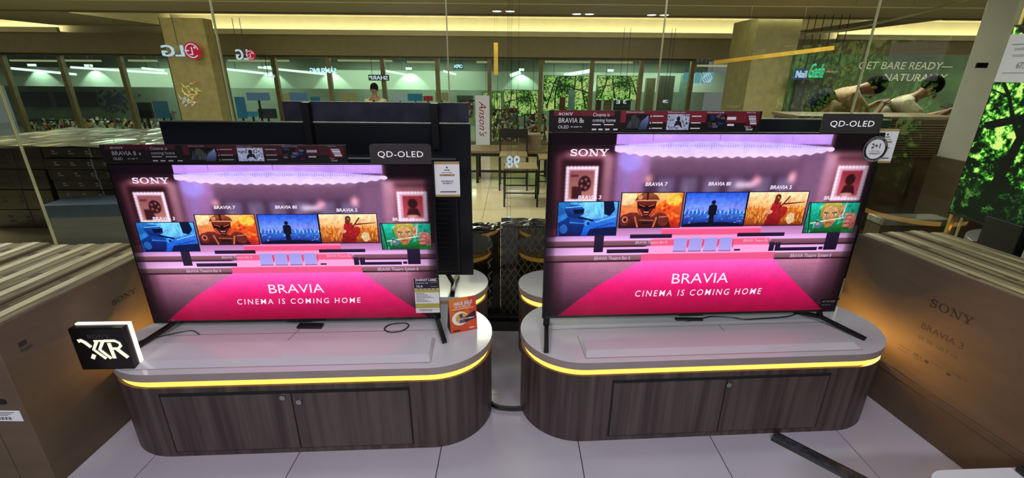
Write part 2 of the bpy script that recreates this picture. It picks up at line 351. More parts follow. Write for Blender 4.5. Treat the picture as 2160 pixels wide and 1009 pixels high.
# ------------------------------------------------------------------ raster canvas for screens and pictures
class Canvas:
    def __init__(s, W, H, bg=(0, 0, 0)):
        s.W, s.H = W, H; s.a = np.zeros((H, W, 3), np.float32); s.a[:] = bg
        s.u, s.v = np.meshgrid((np.arange(W)+.5)/W, (np.arange(H)+.5)/H)
        s.box = (0, 0, 1, 1)
    def _t(s, u, v): b = s.box; return b[0]+u*(b[2]-b[0]), b[1]+v*(b[3]-b[1])
    def poly(s, pts, c, c2=None, alpha=1):
        P = [s._t(*p) for p in pts]; xs_ = [p[0] for p in P]; ys_ = [p[1] for p in P]
        x0 = max(int(min(xs_)*s.W), 0); x1 = min(int(max(xs_)*s.W)+2, s.W); y0 = max(int(min(ys_)*s.H), 0); y1 = min(int(max(ys_)*s.H)+2, s.H)
        x0 = max(x0, int(s.box[0]*s.W)); x1 = min(x1, int(s.box[2]*s.W)+1); y0 = max(y0, int(s.box[1]*s.H)); y1 = min(y1, int(s.box[3]*s.H)+1)
        if x1 <= x0 or y1 <= y0: return
        U = s.u[y0:y1, x0:x1]; V = s.v[y0:y1, x0:x1]; ins = np.zeros(U.shape, bool)
        for i in range(len(P)):
            (ax, ay), (bx, by) = P[i], P[i-1]
            if ay == by: continue
            ins ^= ((ay > V) != (by > V)) & (U < (bx-ax)*(V-ay)/(by-ay)+ax)
        if c2 is None: col = np.array(c, np.float32)[None, None]*np.ones(U.shape+(1,), np.float32)
        else:
            t = ((V-min(ys_))/(max(ys_)-min(ys_)+1e-9)).clip(0, 1)[..., None]; col = np.array(c)*(1-t)+np.array(c2)*t
        m = ins[..., None]*alpha
        s.a[y0:y1, x0:x1] = s.a[y0:y1, x0:x1]*(1-m)+col*m
    def rect(s, x0, y0, x1, y1, c, c2=None, alpha=1): s.poly([(x0, y0), (x1, y0), (x1, y1), (x0, y1)], c, c2, alpha)
    def ell(s, x, y, rx, ry, c, c2=None, alpha=1, rot=0, n=28):
        s.poly([(x+rx*math.cos(t)*math.cos(rot)-ry*math.sin(t)*math.sin(rot), y+rx*math.cos(t)*math.sin(rot)+ry*math.sin(t)*math.cos(rot)) for t in (2*PI*k/n for k in range(n))], c, c2, alpha)
    def line(s, x0, y0, x1, y1, w, c, w2=None, alpha=1):
        w2 = w if w2 is None else w2; dx, dy = x1-x0, y1-y0; l = math.hypot(dx, dy) or 1; nx, ny = -dy/l/2, dx/l/2
        s.poly([(x0+nx*w, y0+ny*w), (x1+nx*w2, y1+ny*w2), (x1-nx*w2, y1-ny*w2), (x0-nx*w, y0-ny*w)], c, None, alpha)
    def grain(s, b, amp, seed=5, octs=(10, 20, 40, 80)):
        X0, X1, Y0, Y1 = int(b[0]*s.W), int(b[2]*s.W), int(b[1]*s.H), int(b[3]*s.H)
        n_ = fnoise(X1-X0, Y1-Y0, octs, seed); s.a[Y0:Y1, X0:X1] *= (1+(n_-n_.mean())*amp)[..., None]; s.a = s.a.clip(0, 255)
    def blur(s, r, x0=0, y0=0, x1=1, y1=1):
        X0, X1, Y0, Y1 = int(x0*s.W), int(x1*s.W), int(y0*s.H), int(y1*s.H); A = s.a[Y0:Y1, X0:X1]
        k = np.exp(-.5*(np.arange(-3*r, 3*r+1)/r)**2); k /= k.sum()
        for ax in (0, 1):
            pad = [(0, 0)]*3; pad[ax] = (3*r, 3*r); B = np.pad(A, pad, mode='edge'); out = np.zeros_like(A)
            for i, q in enumerate(k):
                sl = [slice(None)]*3; sl[ax] = slice(i, i+A.shape[ax]); out += q*B[tuple(sl)]
            A = out
        s.a[Y0:Y1, X0:X1] = A
    def material(s, name, strength=1.0, emit=True, rough=.3, gain=1):
        im = bpy.data.images.new(name, s.W, s.H)
        px = np.ones((s.H, s.W, 4), np.float32); px[..., :3] = (s.a[::-1]/255*gain).clip(0, 1)
        im.pixels.foreach_set(px.ravel()); im.update(); im.pack()
        m = bpy.data.materials.new(name); m.use_nodes = True; n = m.node_tree.nodes; L = m.node_tree.links; b = n['Principled BSDF']
        t = n.new('ShaderNodeTexImage'); t.image = im; t.extension = 'EXTEND'; b.inputs['Roughness'].default_value = rough
        if emit:
            L.new(t.outputs[0], b.inputs['Emission Color']); b.inputs['Emission Strength'].default_value = strength; b.inputs['Base Color'].default_value = (.004, .004, .004, 1); b.inputs['Specular IOR Level'].default_value = .18
        else: L.new(t.outputs[0], b.inputs['Base Color'])
        return m
def uvquad(name, pts, m, parent=None, flip=False):
    me = bpy.data.meshes.new(name); me.from_pydata([tuple(p) for p in pts], [], [(0, 1, 2, 3)]); me.materials.append(m)
    uv = me.uv_layers.new(name='uv'); q = [(0, 0), (1, 0), (1, 1), (0, 1)]
    if flip: q = [(1, 0), (0, 0), (0, 1), (1, 1)]
    for i in range(4): uv.data[i].uv = q[i]
    o = bpy.data.objects.new(name, me); COL.objects.link(o); o.parent = parent; return o
def fnoise(W, H, octs=(4, 8, 16, 32, 64), seed=1, asp=None):
    g = np.random.default_rng(seed); out = np.zeros((H, W), np.float32); amp = 1; tot = 0
    for k in octs:
        kx = max(2, int(k*W/H)); q = g.random((k+2, kx+2)).astype(np.float32)
        Y = np.linspace(0, k, H); X = np.linspace(0, kx, W); yi = Y.astype(int); xi = X.astype(int); fy = (Y-yi)[:, None]; fx = (X-xi)[None]
        fy = fy*fy*(3-2*fy); fx = fx*fx*(3-2*fx)
        out += amp*((q[yi][:, xi]*(1-fx)+q[yi][:, xi+1]*fx)*(1-fy)+(q[yi+1][:, xi]*(1-fx)+q[yi+1][:, xi+1]*fx)*fy); tot += amp; amp *= .75
    return out/tot

# ---- picture on the two front screens
def cinema():
    c = Canvas(1280, 720, (104, 62, 96))
    c.rect(0, 0, 1, .5, (92, 60, 92), (150, 100, 140))
    c.rect(.19, .08, .30, .5, (168, 118, 186), (120, 76, 118)); c.rect(.225, .1, .24, .5, (150, 140, 235), (120, 84, 140), .6)
    c.ell(.24, .13, .035, .06, (170, 150, 255), alpha=.7)
    c.rect(.30, .10, .83, .2, (128, 88, 120), (96, 64, 92)); c.rect(.25, .09, .84, .115, (190, 150, 190), alpha=.6)
    c.rect(.287, .203, .751, .49, (74, 48, 76), (60, 36, 60))
    for x in (.33, .40, .47, .545, .63, .70): c.rect(x, .22, x+.05, .48, (112, 92, 128), (84, 60, 90)); c.rect(x+.012, .25, x+.02, .45, (170, 140, 180), alpha=.5)
    c.rect(.57, .245, .63, .27, (255, 225, 250)); c.ell(.635, .235, .014, .022, (255, 170, 200)); c.ell(.3, .225, .012, .02, (255, 170, 180)); c.ell(.745, .22, .012, .03, (255, 180, 200))
    c.rect(.755, .1, .85, .5, (116, 78, 112), (96, 62, 92)); c.rect(.77, .13, .84, .4, (132, 92, 128), alpha=.6)
    c.rect(.0, .0, .197, .5, (30, 10, 22), (60, 24, 40)); c.rect(.012, .1, .19, .5, (130, 66, 80), (74, 32, 52)); c.ell(.11, .1, .07, .018, (240, 150, 170), alpha=.8)
    c.rect(.16, .1, .19, .5, (176, 120, 140), (120, 70, 96)); c.rect(.036, .115, .16, .5, (44, 14, 24), (70, 28, 42))
    c.rect(.838, 0, .884, .5, (206, 150, 178), (150, 92, 122)); c.rect(.845, 0, 1, .09, (16, 5, 14)); c.rect(.872, .09, 1, .5, (176, 104, 124), (92, 40, 62)); c.rect(.876, .112, .992, .128, (24, 6, 14)); c.rect(.98, .1, 1, .6, (50, 14, 30))
    c.blur(9)
    for x0, x1, y0, y1 in ((.05, .147, .158, .342), (.882, .981, .16, .344)):
        c.rect(x0, y0, x1, y1, (226, 160, 190)); n = 14
        for k in range(9):
            for yy in (y0+.006, y1-.008): c.ell(x0+(x1-x0)*(k+.5)/9, yy, .0052, .009, (255, 240, 255))
        for k in range(10):
            for xx in (x0+.005, x1-.005): c.ell(xx, y0+(y1-y0)*(k+.5)/10, .0052, .009, (255, 240, 255))
    c.rect(.062, .178, .136, .325, (150, 84, 92), (190, 120, 110)); c.ell(.108, .245, .019, .04, (44, 14, 20)); c.rect(.07, .26, .10, .325, (64, 22, 30)); c.rect(.066, .2, .088, .21, (90, 30, 40)); 
    for k in range(5): c.ell(.108+.011*math.cos(k*1.257), .245+.022*math.sin(k*1.257), .004, .008, (160, 92, 96))
    c.rect(.9, .185, .966, .32, (150, 44, 58), (190, 80, 90)); c.ell(.932, .232, .016, .03, (50, 14, 18)); c.poly([(.91, .31), (.918, .262), (.947, .262), (.957, .31)], (60, 18, 24)); c.ell(.93, .31, .02, .008, (230, 160, 150))
    c.blur(2)
    # canopy
    c.rect(.193, 0, .842, .05, (196, 152, 244), (190, 140, 235)); 
    for x in (.3, .5, .72): c.line(x, 0, x, .03, .0012, (120, 80, 160))
    can = [(.19, .055)]+[(.19+.66*t, .055-.026*math.sin(PI*t)+.01*t) for t in np.linspace(0, 1, 20)]+[(.852, .08)]
    can += [(.19+.66*t, .104+.010*math.sin(PI*t)-.024*(abs(2*t-1)**6)+.004*math.sin(t*120)) for t in np.linspace(1, 0, 120)]
    c.poly(can, (196, 176, 255), (246, 214, 250))
    for k in range(70):
        t = .32+.5*k/70; c.line(t, .045+.004*math.sin(k), t, .06+.012*random.random(), .0014, (120, 96, 190), alpha=.7)
    c.line(.19, .053, .852, .063, .002, (140, 110, 210), alpha=.5)
    c.ell(.21, .078, .02, .012, (230, 200, 255)); c.ell(.845, .075, .012, .012, (240, 210, 255))
    c.rect(0, 0, .192, .05, (18, 6, 16))
    # steps
    c.rect(0, .484, 1, .53, (176, 112, 168), (206, 142, 200)); c.rect(.36, .49, .68, .527, (236, 84, 130)); c.rect(0, .484, .03, .53, (110, 46, 70)); c.rect(.36, .482, .68, .494, (250, 130, 190))
    c.rect(0, .53, 1, .556, (214, 156, 226), (236, 176, 238)); c.rect(.34, .53, .70, .556, (248, 150, 205)); c.rect(0, .556, 1, .585, (136, 88, 100), (112, 68, 84)); c.rect(.33, .552, .715, .588, (234, 88, 128)); c.rect(0, .583, .31, .592, (50, 16, 30)); c.rect(.72, .583, 1, .592, (50, 16, 30))
    c.rect(0, .592, 1, .636, (226, 168, 230), (248, 188, 246)); c.rect(.318, .588, .728, .636, (250, 160, 214)); c.rect(0, .636, 1, .672, (150, 106, 116), (120, 74, 92)); c.rect(.305, .634, .742, .674, (232, 84, 134)); c.rect(0, .668, .303, .678, (40, 10, 24)); c.rect(.745, .668, 1, .678, (40, 10, 24))
    c.rect(0, .676, 1, 1, (196, 124, 160), (36, 10, 24))
    for k in range(60):
        y = .69+.31*random.random(); x = random.random()*.9; c.rect(x, y, x+.05+.2*random.random(), y+.002, (60, 16, 40) if k % 2 else (200, 120, 160), alpha=.22)
    for k in range(12): c.rect(0, .676, .06*(1-k/12), 1, (30, 6, 16), alpha=.08); c.rect(1-.1*(1-k/12), .676, 1, 1, (26, 5, 14), alpha=.08); c.rect(0, 0, .03*(1-k/12), 1, (16, 4, 12), alpha=.09); c.rect(1-.03*(1-k/12), 0, 1, 1, (16, 4, 12), alpha=.09)
    c.poly([(.303, .674), (.744, .674), (.835, .82), (.17, .82)], (252, 100, 200), (236, 24, 112)); c.poly([(.17, .82), (.835, .82), (.957, 1), (.045, 1)], (236, 24, 112), (150, 0, 52))
    c.blur(1)
    # bars, subwoofers, seats
    dk = (44, 26, 58)
    for r_ in ((.262, .521, .395, .543), (.192, .604, .326, .626), (.606, .519, .761, .540), (.756, .607, .881, .626), (.15, .516, .18, .62), (.719, .575, .736, .627), (.739, .576, .756, .627), (.902, .5, .946, .625), (.886, .605, .9, .622), (.605, .612, .625, .622)): c.rect(*r_, dk, (26, 14, 40))
    for k in range(4): x = .405+k*.049; c.rect(x, .546, x+.042, .624, (150, 150, 226), (176, 160, 232)); c.rect(x, .618, x+.042, .624, (120, 90, 150)); c.rect(x+.043, .555, x+.047, .6, (230, 60, 90))
    # five pictured screens
    def frame(b): c.box = (0, 0, 1, 1); c.rect(b[0]-.003, b[1]-.004, b[2]+.003, b[3]+.004, (20, 12, 26)); c.box = b
    frame((.033, .342, .214, .523))
    c.rect(0, 0, 1, 1, (70, 190, 250), (14, 76, 210)); c.ell(.62, .2, .3, .3, (150, 226, 255), alpha=.6); c.ell(.0, .1, .2, .3, (20, 90, 200), alpha=.6)
    for k in range(46): x, y = random.random(), random.random(); c.line(x, y, x+.16*random.random()-.08, y+.3*random.random(), .01, (24, 90, 180), alpha=.5)
    # armoured figure aiming a device to the right
    c.poly([(.0, .62), (.12, .5), (.2, .38), (.36, .44), (.46, .56), (.44, .8), (.4, 1), (.04, 1)], (20, 70, 170), (6, 20, 80))
    c.poly([(.1, .2), (.2, .06), (.36, .08), (.44, .2), (.43, .36), (.3, .46), (.16, .42)], (26, 96, 200), (8, 30, 100)); c.poly([(.24, .22), (.44, .2), (.43, .32), (.28, .36)], (4, 12, 44)); c.line(.12, .16, .4, .12, .03, (120, 200, 255))
    c.line(.2, .56, .5, .6, .13, (18, 70, 170), .09); c.line(.2, .6, .46, .64, .03, (90, 180, 255), .02, alpha=.8); c.line(.34, .44, .74, .62, .06, (4, 14, 54), .04); c.ell(.5, .62, .05, .09, (60, 150, 240)); c.ell(.52, .64, .025, .05, (6, 20, 70))
    c.poly([(.52, .66), (.64, .52), (.8, .5), (.96, .28), (1, .3), (1, .66), (.86, .78), (.66, .84)], (70, 160, 245), (16, 70, 190)); c.line(.64, .6, .98, .42, .03, (170, 226, 255), alpha=.7); c.line(.66, .76, .96, .62, .02, (10, 40, 130))
    c.poly([(.76, 0), (.93, 0), (.96, .24), (.88, .42), (.78, .36)], (6, 16, 54)); c.poly([(.56, .8), (1, .74), (1, 1), (.5, 1)], (6, 20, 70)); c.ell(.1, .8, .07, .14, (50, 130, 230), alpha=.7)
    c.grain(c.box, .5, 11)
    frame((.225, .296, .413, .482))
    c.rect(0, 0, 1, 1, (255, 190, 110), (206, 60, 30)); c.poly([(.5, 1), (.56, .4), (.78, .1), (1, 0), (1, 1)], (255, 130, 30), (190, 30, 22)); c.ell(.86, .2, .13, .17, (255, 214, 80), alpha=.8); c.ell(.08, .1, .16, .25, (255, 230, 190), alpha=.6)
    for k in range(26): x = .55+.45*random.random(); y = .3+.6*random.random(); c.ell(x, y, .03, .05, random.choice([(255, 90, 30), (160, 20, 20), (255, 170, 60)]), alpha=.5)
    c.poly([(0, .84), (.04, .66), (.14, .56), (.27, .56), (.36, .7), (.54, .68), (.62, .56), (.74, .6), (.8, .76), (.86, 1), (0, 1)], (120, 46, 38), (46, 12, 14))
    c.ell(.08, .78, .085, .17, (96, 34, 30)); c.ell(.08, .76, .05, .1, (200, 104, 84)); c.ell(.08, .77, .028, .055, (60, 16, 16)); c.ell(.72, .8, .09, .17, (104, 38, 32)); c.line(.64, .7, .8, .68, .03, (214, 110, 84)); c.line(.24, .68, .3, 1, .03, (196, 96, 70)); c.line(.6, .7, .56, 1, .03, (196, 96, 70)); c.rect(.36, .84, .52, .9, (30, 8, 10)); c.line(.32, .78, .56, .8, .02, (220, 120, 90))
    c.poly([(.25, .22), (.27, .1), (.34, -.02), (.48, -.02), (.56, .1), (.58, .24), (.56, .5), (.5, .68), (.42, .74), (.34, .68), (.27, .48)], (140, 44, 34), (60, 14, 16))
    c.poly([(.22, .2), (.26, .08), (.36, -.02), (.48, -.02), (.58, .08), (.62, .2), (.56, .25), (.28, .25)], (160, 84, 50), (84, 32, 24)); c.line(.24, .21, .6, .21, .035, (236, 170, 120), alpha=.8); c.line(.42, 0, .42, .2, .03, (60, 20, 18))
    c.poly([(.27, .3), (.40, .36), (.44, .36), (.57, .3), (.56, .42), (.46, .47), (.44, .62), (.40, .62), (.38, .47), (.28, .42)], (28, 6, 10)); c.line(.29, .33, .39, .39, .016, (255, 110, 80)); c.line(.55, .33, .45, .39, .016, (255, 110, 80))
    c.line(.29, .46, .36, .66, .03, (200, 74, 54)); c.line(.55, .46, .48, .66, .03, (200, 74, 54)); c.rect(.38, .54, .46, .57, (240, 150, 120)); c.rect(.385, .61, .455, .63, (210, 110, 90)); c.ell(.3, .12, .04, .06, (240, 180, 120), alpha=.7)
    c.grain(c.box, .5, 12)
    frame((.424, .297, .616, .48))
    c.rect(0, 0, 1, .62, (34, 84, 226), (150, 176, 250)); c.poly([(0, .5), (.2, .4), (.4, .44), (.65, .36), (1, .3), (1, .62), (0, .62)], (120, 120, 230), alpha=.5); c.rect(0, .58, 1, 1, (60, 120, 220), (10, 20, 110))
    for k in range(46): x = k/46; h = .04+.12*random.random(); c.rect(x, .62-h, x+.018, .62, (40, 90, 200) if k % 3 else (120, 220, 255))
    for k in range(60): x = random.random(); y = .62+.3*random.random(); c.rect(x, y, x+.03, y+.014, random.choice([(150, 230, 255), (90, 120, 255), (20, 50, 170), (230, 200, 255)]), alpha=.8)
    c.ell(.5, 1.04, .6, .17, (8, 8, 40)); c.ell(.46, .28, .034, .06, (8, 8, 22)); c.poly([(.39, .4), (.43, .34), (.49, .34), (.53, .4), (.53, .66), (.5, .66), (.5, .92), (.42, .92), (.42, .66), (.39, .62)], (10, 12, 30))
    c.grain(c.box, .5, 13)
    frame((.621, .296, .809, .476))
    c.rect(0, 0, 1, .5, (255, 222, 176), (250, 166, 96)); c.rect(0, .48, 1, 1, (216, 120, 40), (130, 50, 16))
    for k in range(160): x = random.random(); y = .5+.45*random.random(); c.line(x, y, x+.03*random.random()-.015, y-.12, .012, random.choice([(250, 180, 80), (170, 80, 24), (236, 150, 60)]), alpha=.8)
    c.ell(.5, .16, .05, .1, (90, 36, 24)); c.ell(.49, .2, .032, .07, (232, 160, 120)); c.poly([(.42, .34), (.56, .3), (.62, .6), (.6, 1), (.34, 1), (.4, .6)], (190, 30, 40), (120, 10, 24)); c.poly([(.46, .1), (.44, .32), (.5, .4), (.54, .24)], (100, 40, 26)); c.ell(.58, .66, .1, .24, (186, 40, 36), (130, 16, 22), rot=.3); c.line(.55, .5, .7, .12, .025, (80, 24, 16)); c.line(.3, .62, .76, .48, .014, (110, 30, 20)); c.line(.62, .36, .98, .3, .05, (90, 30, 20), .02); c.ell(.4, .6, .05, .06, (230, 160, 120)); c.ell(.78, .8, .07, .17, (240, 220, 170), alpha=.8); c.line(.38, .45, .3, .7, .05, (220, 150, 110))
    c.grain(c.box, .6, 14)
    frame((.821, .357, .986, .523))
    c.rect(0, 0, 1, 1, (30, 200, 170), (8, 90, 60))
    for k in range(40): x, y = random.random(), random.random(); c.line(x, y, x+.04*random.random()-.02, y+.5*random.random(), .05, random.choice([(80, 230, 200), (8, 110, 80), (20, 160, 90), (190, 250, 220)]), alpha=.5)
    c.poly([(.14, 1), (.22, .74), (.36, .66), (.58, .8), (.74, .62), (.92, .7), (1, 1)], (40, 150, 60), (10, 76, 34))
    c.poly([(.24, .2), (.3, .0), (.62, .0), (.7, .14), (.66, .6), (.6, .3), (.5, .12), (.36, .2), (.3, .6)], (196, 180, 80), (110, 104, 40))
    c.poly([(.31, .22), (.42, .1), (.56, .14), (.62, .34), (.6, .6), (.52, .8), (.42, .84), (.34, .62), (.31, .4)], (232, 178, 120), (170, 104, 66)); c.poly([(.62, .42), (.68, .1), (.735, .04), (.72, .34), (.66, .52)], (236, 160, 130)); c.poly([(.645, .4), (.69, .16), (.7, .34)], (180, 90, 80))
    c.poly([(.33, .3), (.42, .33), (.42, .36), (.33, .34)], (70, 50, 24)); c.poly([(.49, .33), (.59, .29), (.59, .33), (.49, .36)], (70, 50, 24)); c.ell(.385, .40, .036, .03, (240, 240, 220)); c.ell(.54, .39, .036, .03, (240, 240, 220)); c.ell(.39, .4, .016, .028, (30, 90, 50)); c.ell(.535, .39, .016, .028, (30, 90, 50))
    c.poly([(.45, .4), (.43, .58), (.5, .58)], (200, 130, 90)); c.line(.36, .5, .44, .54, .02, (90, 150, 60)); c.line(.6, .46, .52, .54, .02, (90, 150, 60)); c.line(.41, .67, .52, .66, .03, (156, 60, 54))
    c.line(.1, .68, .96, .44, .035, (240, 226, 206)); c.line(.22, .6, .34, .86, .06, (30, 60, 90)); c.ell(.27, .74, .08, .12, (70, 110, 130)); c.ell(.25, .7, .03, .05, (200, 150, 120))
    for k in range(4): c.ell(.86, .40+k*.125, .115, .06, (236, 148, 134), (186, 92, 88)); c.line(.78, .455+k*.125, .95, .45+k*.125, .012, (140, 60, 60))
    c.ell(.94, .66, .06, .3, (224, 130, 118), (170, 80, 78)); c.poly([(.78, .9), (1, .86), (1, 1), (.74, 1)], (24, 120, 50)); c.line(.74, 0, .71, .5, .015, (210, 240, 220)); c.line(.02, .0, .1, 1, .03, (20, 60, 40))
    c.grain(c.box, .6, 15)
    c.box = (0, 0, 1, 1)
    # deeper shade towards the picture's own dark edges
    vg = (1-.45*((abs(c.u-.5)*2)**10))*(1-.12*((c.v-.55).clip(0, 1)*2)**2); c.a *= vg[..., None]
    c.grain((0, 0, 1, .34), .18, 21, (3, 6, 12, 24)); c.grain((0, .68, 1, 1), .14, 22, (6, 30, 90))
    return c.material('cinema_screen', 1.0, gain=1.06)
def forest(dark=1.0, seed=3, name='forest_screen', strength=.9):
    W, H = 720, 480; c = Canvas(W, H); n1 = fnoise(W, H, (3, 6, 12, 24), seed); n2 = fnoise(W, H, (30, 60, 120, 235), seed+1)
    g = (n1-.5)*3.2+(n2-.5)*(5.5 if dark > .5 else 4)+(.58 if dark > .5 else .75)-.7*(c.v-.35).clip(0, 1)*dark*1.5; g = g.clip(0, 1.3)[..., None]
    c.a = (np.array([70, 190, 40])*g+np.array([110, 60, 60])*(g-.8).clip(0, 1)*2.4+np.array([8, 22, 10]))
    tc = (10, 16, 10)
    def branch(x, y, a, l, w_, d):
        for k in range(5):
            x1 = x+l/5*math.cos(a)*H/W; y1 = y-l/5*math.sin(a); c.line(x, y, x1, y1, w_, tc, w_*.88); x, y = x1, y1; a += random.uniform(-.16, .16); w_ *= .88
            if d and k in (1, 3): branch(x, y, a+random.choice([-.8, .8, .6]), l*.62, w_*.6, d-1)
    for x, a in ((.42, 1.7), (.75, 1.5), (.1, 1.35), (.93, 1.8)): branch(x, .92, a, .95, .035, 3)
    branch(.02, .5, .35, 1.3, .04, 2)
    if dark > .5: c.rect(0, .8, 1, 1, (6, 26, 14), (4, 16, 12), .65)
    else: c.a = c.a*.8+c.a.mean(2, keepdims=True)*.25+np.array([22, 20, 12])
    return c.material(name, strength)
CIN = cinema(); FOR = forest()
FOR2 = forest(.1, 9, 'reflected_foliage', .8)  # trees as mirrored in the shop glass
ITX = mat('screen_text', (250, 236, 255), emit=1.0); ITX2 = mat('screen_caption', (236, 200, 230), emit=.8)

# ------------------------------------------------------------------ display consoles
def stadium(L, D, r, n=14, dx=0):
    pts = []
    for cx, cy, a0 in ((L/2-r, D/2-r, 0), (-L/2+r, D/2-r, 90), (-L/2+r, -D/2+r, 180), (L/2-r, -D/2+r, 270)):
        for k in range(n+1): a = R(a0+90*k/n); pts.append((cx+r*math.cos(a), cy+r*math.sin(a)))
    return pts
def console(name, label, loc, rotz, L, D, doors=None, locks=(), tray=None, seams=()):
    e = empty(name, label, 'display console', loc, rotz, )
    r = D*.495
    MB().prism(stadium(L-.010, D-.010, r-.005), 0, .366).build('body', M['wood'], e, smooth=True)
    MB().prism(stadium(L-.05, D-.05, r-.025), 0, .012).build('plinth', M['gap'], e)
    MB().prism(stadium(L-.034, D-.034, r-.017), .366, .402).build('light_strip', M['led'], e, smooth=True)
    MB().prism(stadium(L, D, r), .402, .44, mside=1).build('countertop', [M['top'], M['topedge']], e, smooth=True, bevel=.0015)
    yf = -D/2+.005
    if doors:
        for i in range(len(doors)-1):
            a, b = doors[i], doors[i+1]
            d = MB().box((a+.003, yf-.004, .03), (b-.003, yf+.004, .325)).build('door', M['wood2'], e, bevel=.001)
            for lx, lz in locks:
                if a < lx < b:
                    k = MB().tube([(lx, yf-.004, lz), (lx, yf-.012, lz)], .012, 16).build('lock', M['chrome'], d)
        g = MB(); g.box((doors[0]-.004, yf-.0015, .026), (doors[-1]+.004, yf+.003, .34)); g.build('door_recess', M['gap'], e)
    if tray:
        x0, x1, y0, y1 = tray; h = .012
        MB().add([(x0, y0, .44), (x1, y0+.0, .44), (x1, y1, .44), (x0, y1, .44), (x0+.012, y0+.045, .44+h), (x1-.012, y0+.045, .44+h), (x1-.012, y1-.004, .44+h), (x0+.012, y1-.004, .44+h)],
                 [(4, 5, 6, 7), (0, 1, 5, 4), (1, 2, 6, 5), (2, 3, 7, 6), (3, 0, 4, 7)]).build('cover_panel', M['top'], e)
        MB().box((x0-.003, y0-.003, .4399), (x1+.003, y1+.003, .4406)).build('panel_groove', M['topedge'], e)
    for (xa, ya, xb, yb) in seams:
        MB().bar((xa, ya, .4402), (xb, yb, .4402), .003, .001).build('top_seam', mat('seam_line', (110, 104, 108), .6), e)
    return e
cL = console('display_console', 'oval dark wood console with glowing yellow edge, left of the two in front', (-.948, 1.878, 0), R(3.3), 1.715, .568,
             doors=(-.55, -.01, .49), locks=((-.045, .31), (.02, .285)), tray=(-.7, .585, -.245, -.06), seams=((-.1, -.055, -.08, .06), (-.68, .02, .6, .02)))
cR = console('display_console', 'oval dark wood console with glowing yellow edge, right of the two in front', (.945, 1.995, 0), R(3.9), 1.80, .56,
             doors=(-.505, .02, .51), locks=((.028, .30),), tray=(-.63, .66, -.245, -.07), seams=((.1, -.07, .1, .0), (-.75, .0, .75, .0)))
cL2 = console('display_console', 'half-hidden oval console behind the left front console, its rounded end showing', (-.98, 2.437, 0), R(3.1), 1.68, .47)
cR2 = console('display_console', 'half-hidden oval console behind the right front console, rounded end at the gap', (.93, 2.515, 0), R(3.9), 1.78, .39)
# warm spill of the light strips round the outer console ends
for (cx, cy), a0 in (((-1.524, 1.854), 183), ((1.565, 2.037), 4)):
    for k in range(-3, 4):
        l = bpy.data.lights.new('strip_glow', 'POINT'); l.energy = .75; l.color = (1, .55, .12); l.shadow_soft_size = 0
        o = bpy.data.objects.new('strip_glow', l); COL.objects.link(o); a = R(a0+k*24); o.location = (cx+.267*math.cos(a), cy+.267*math.sin(a), .376)

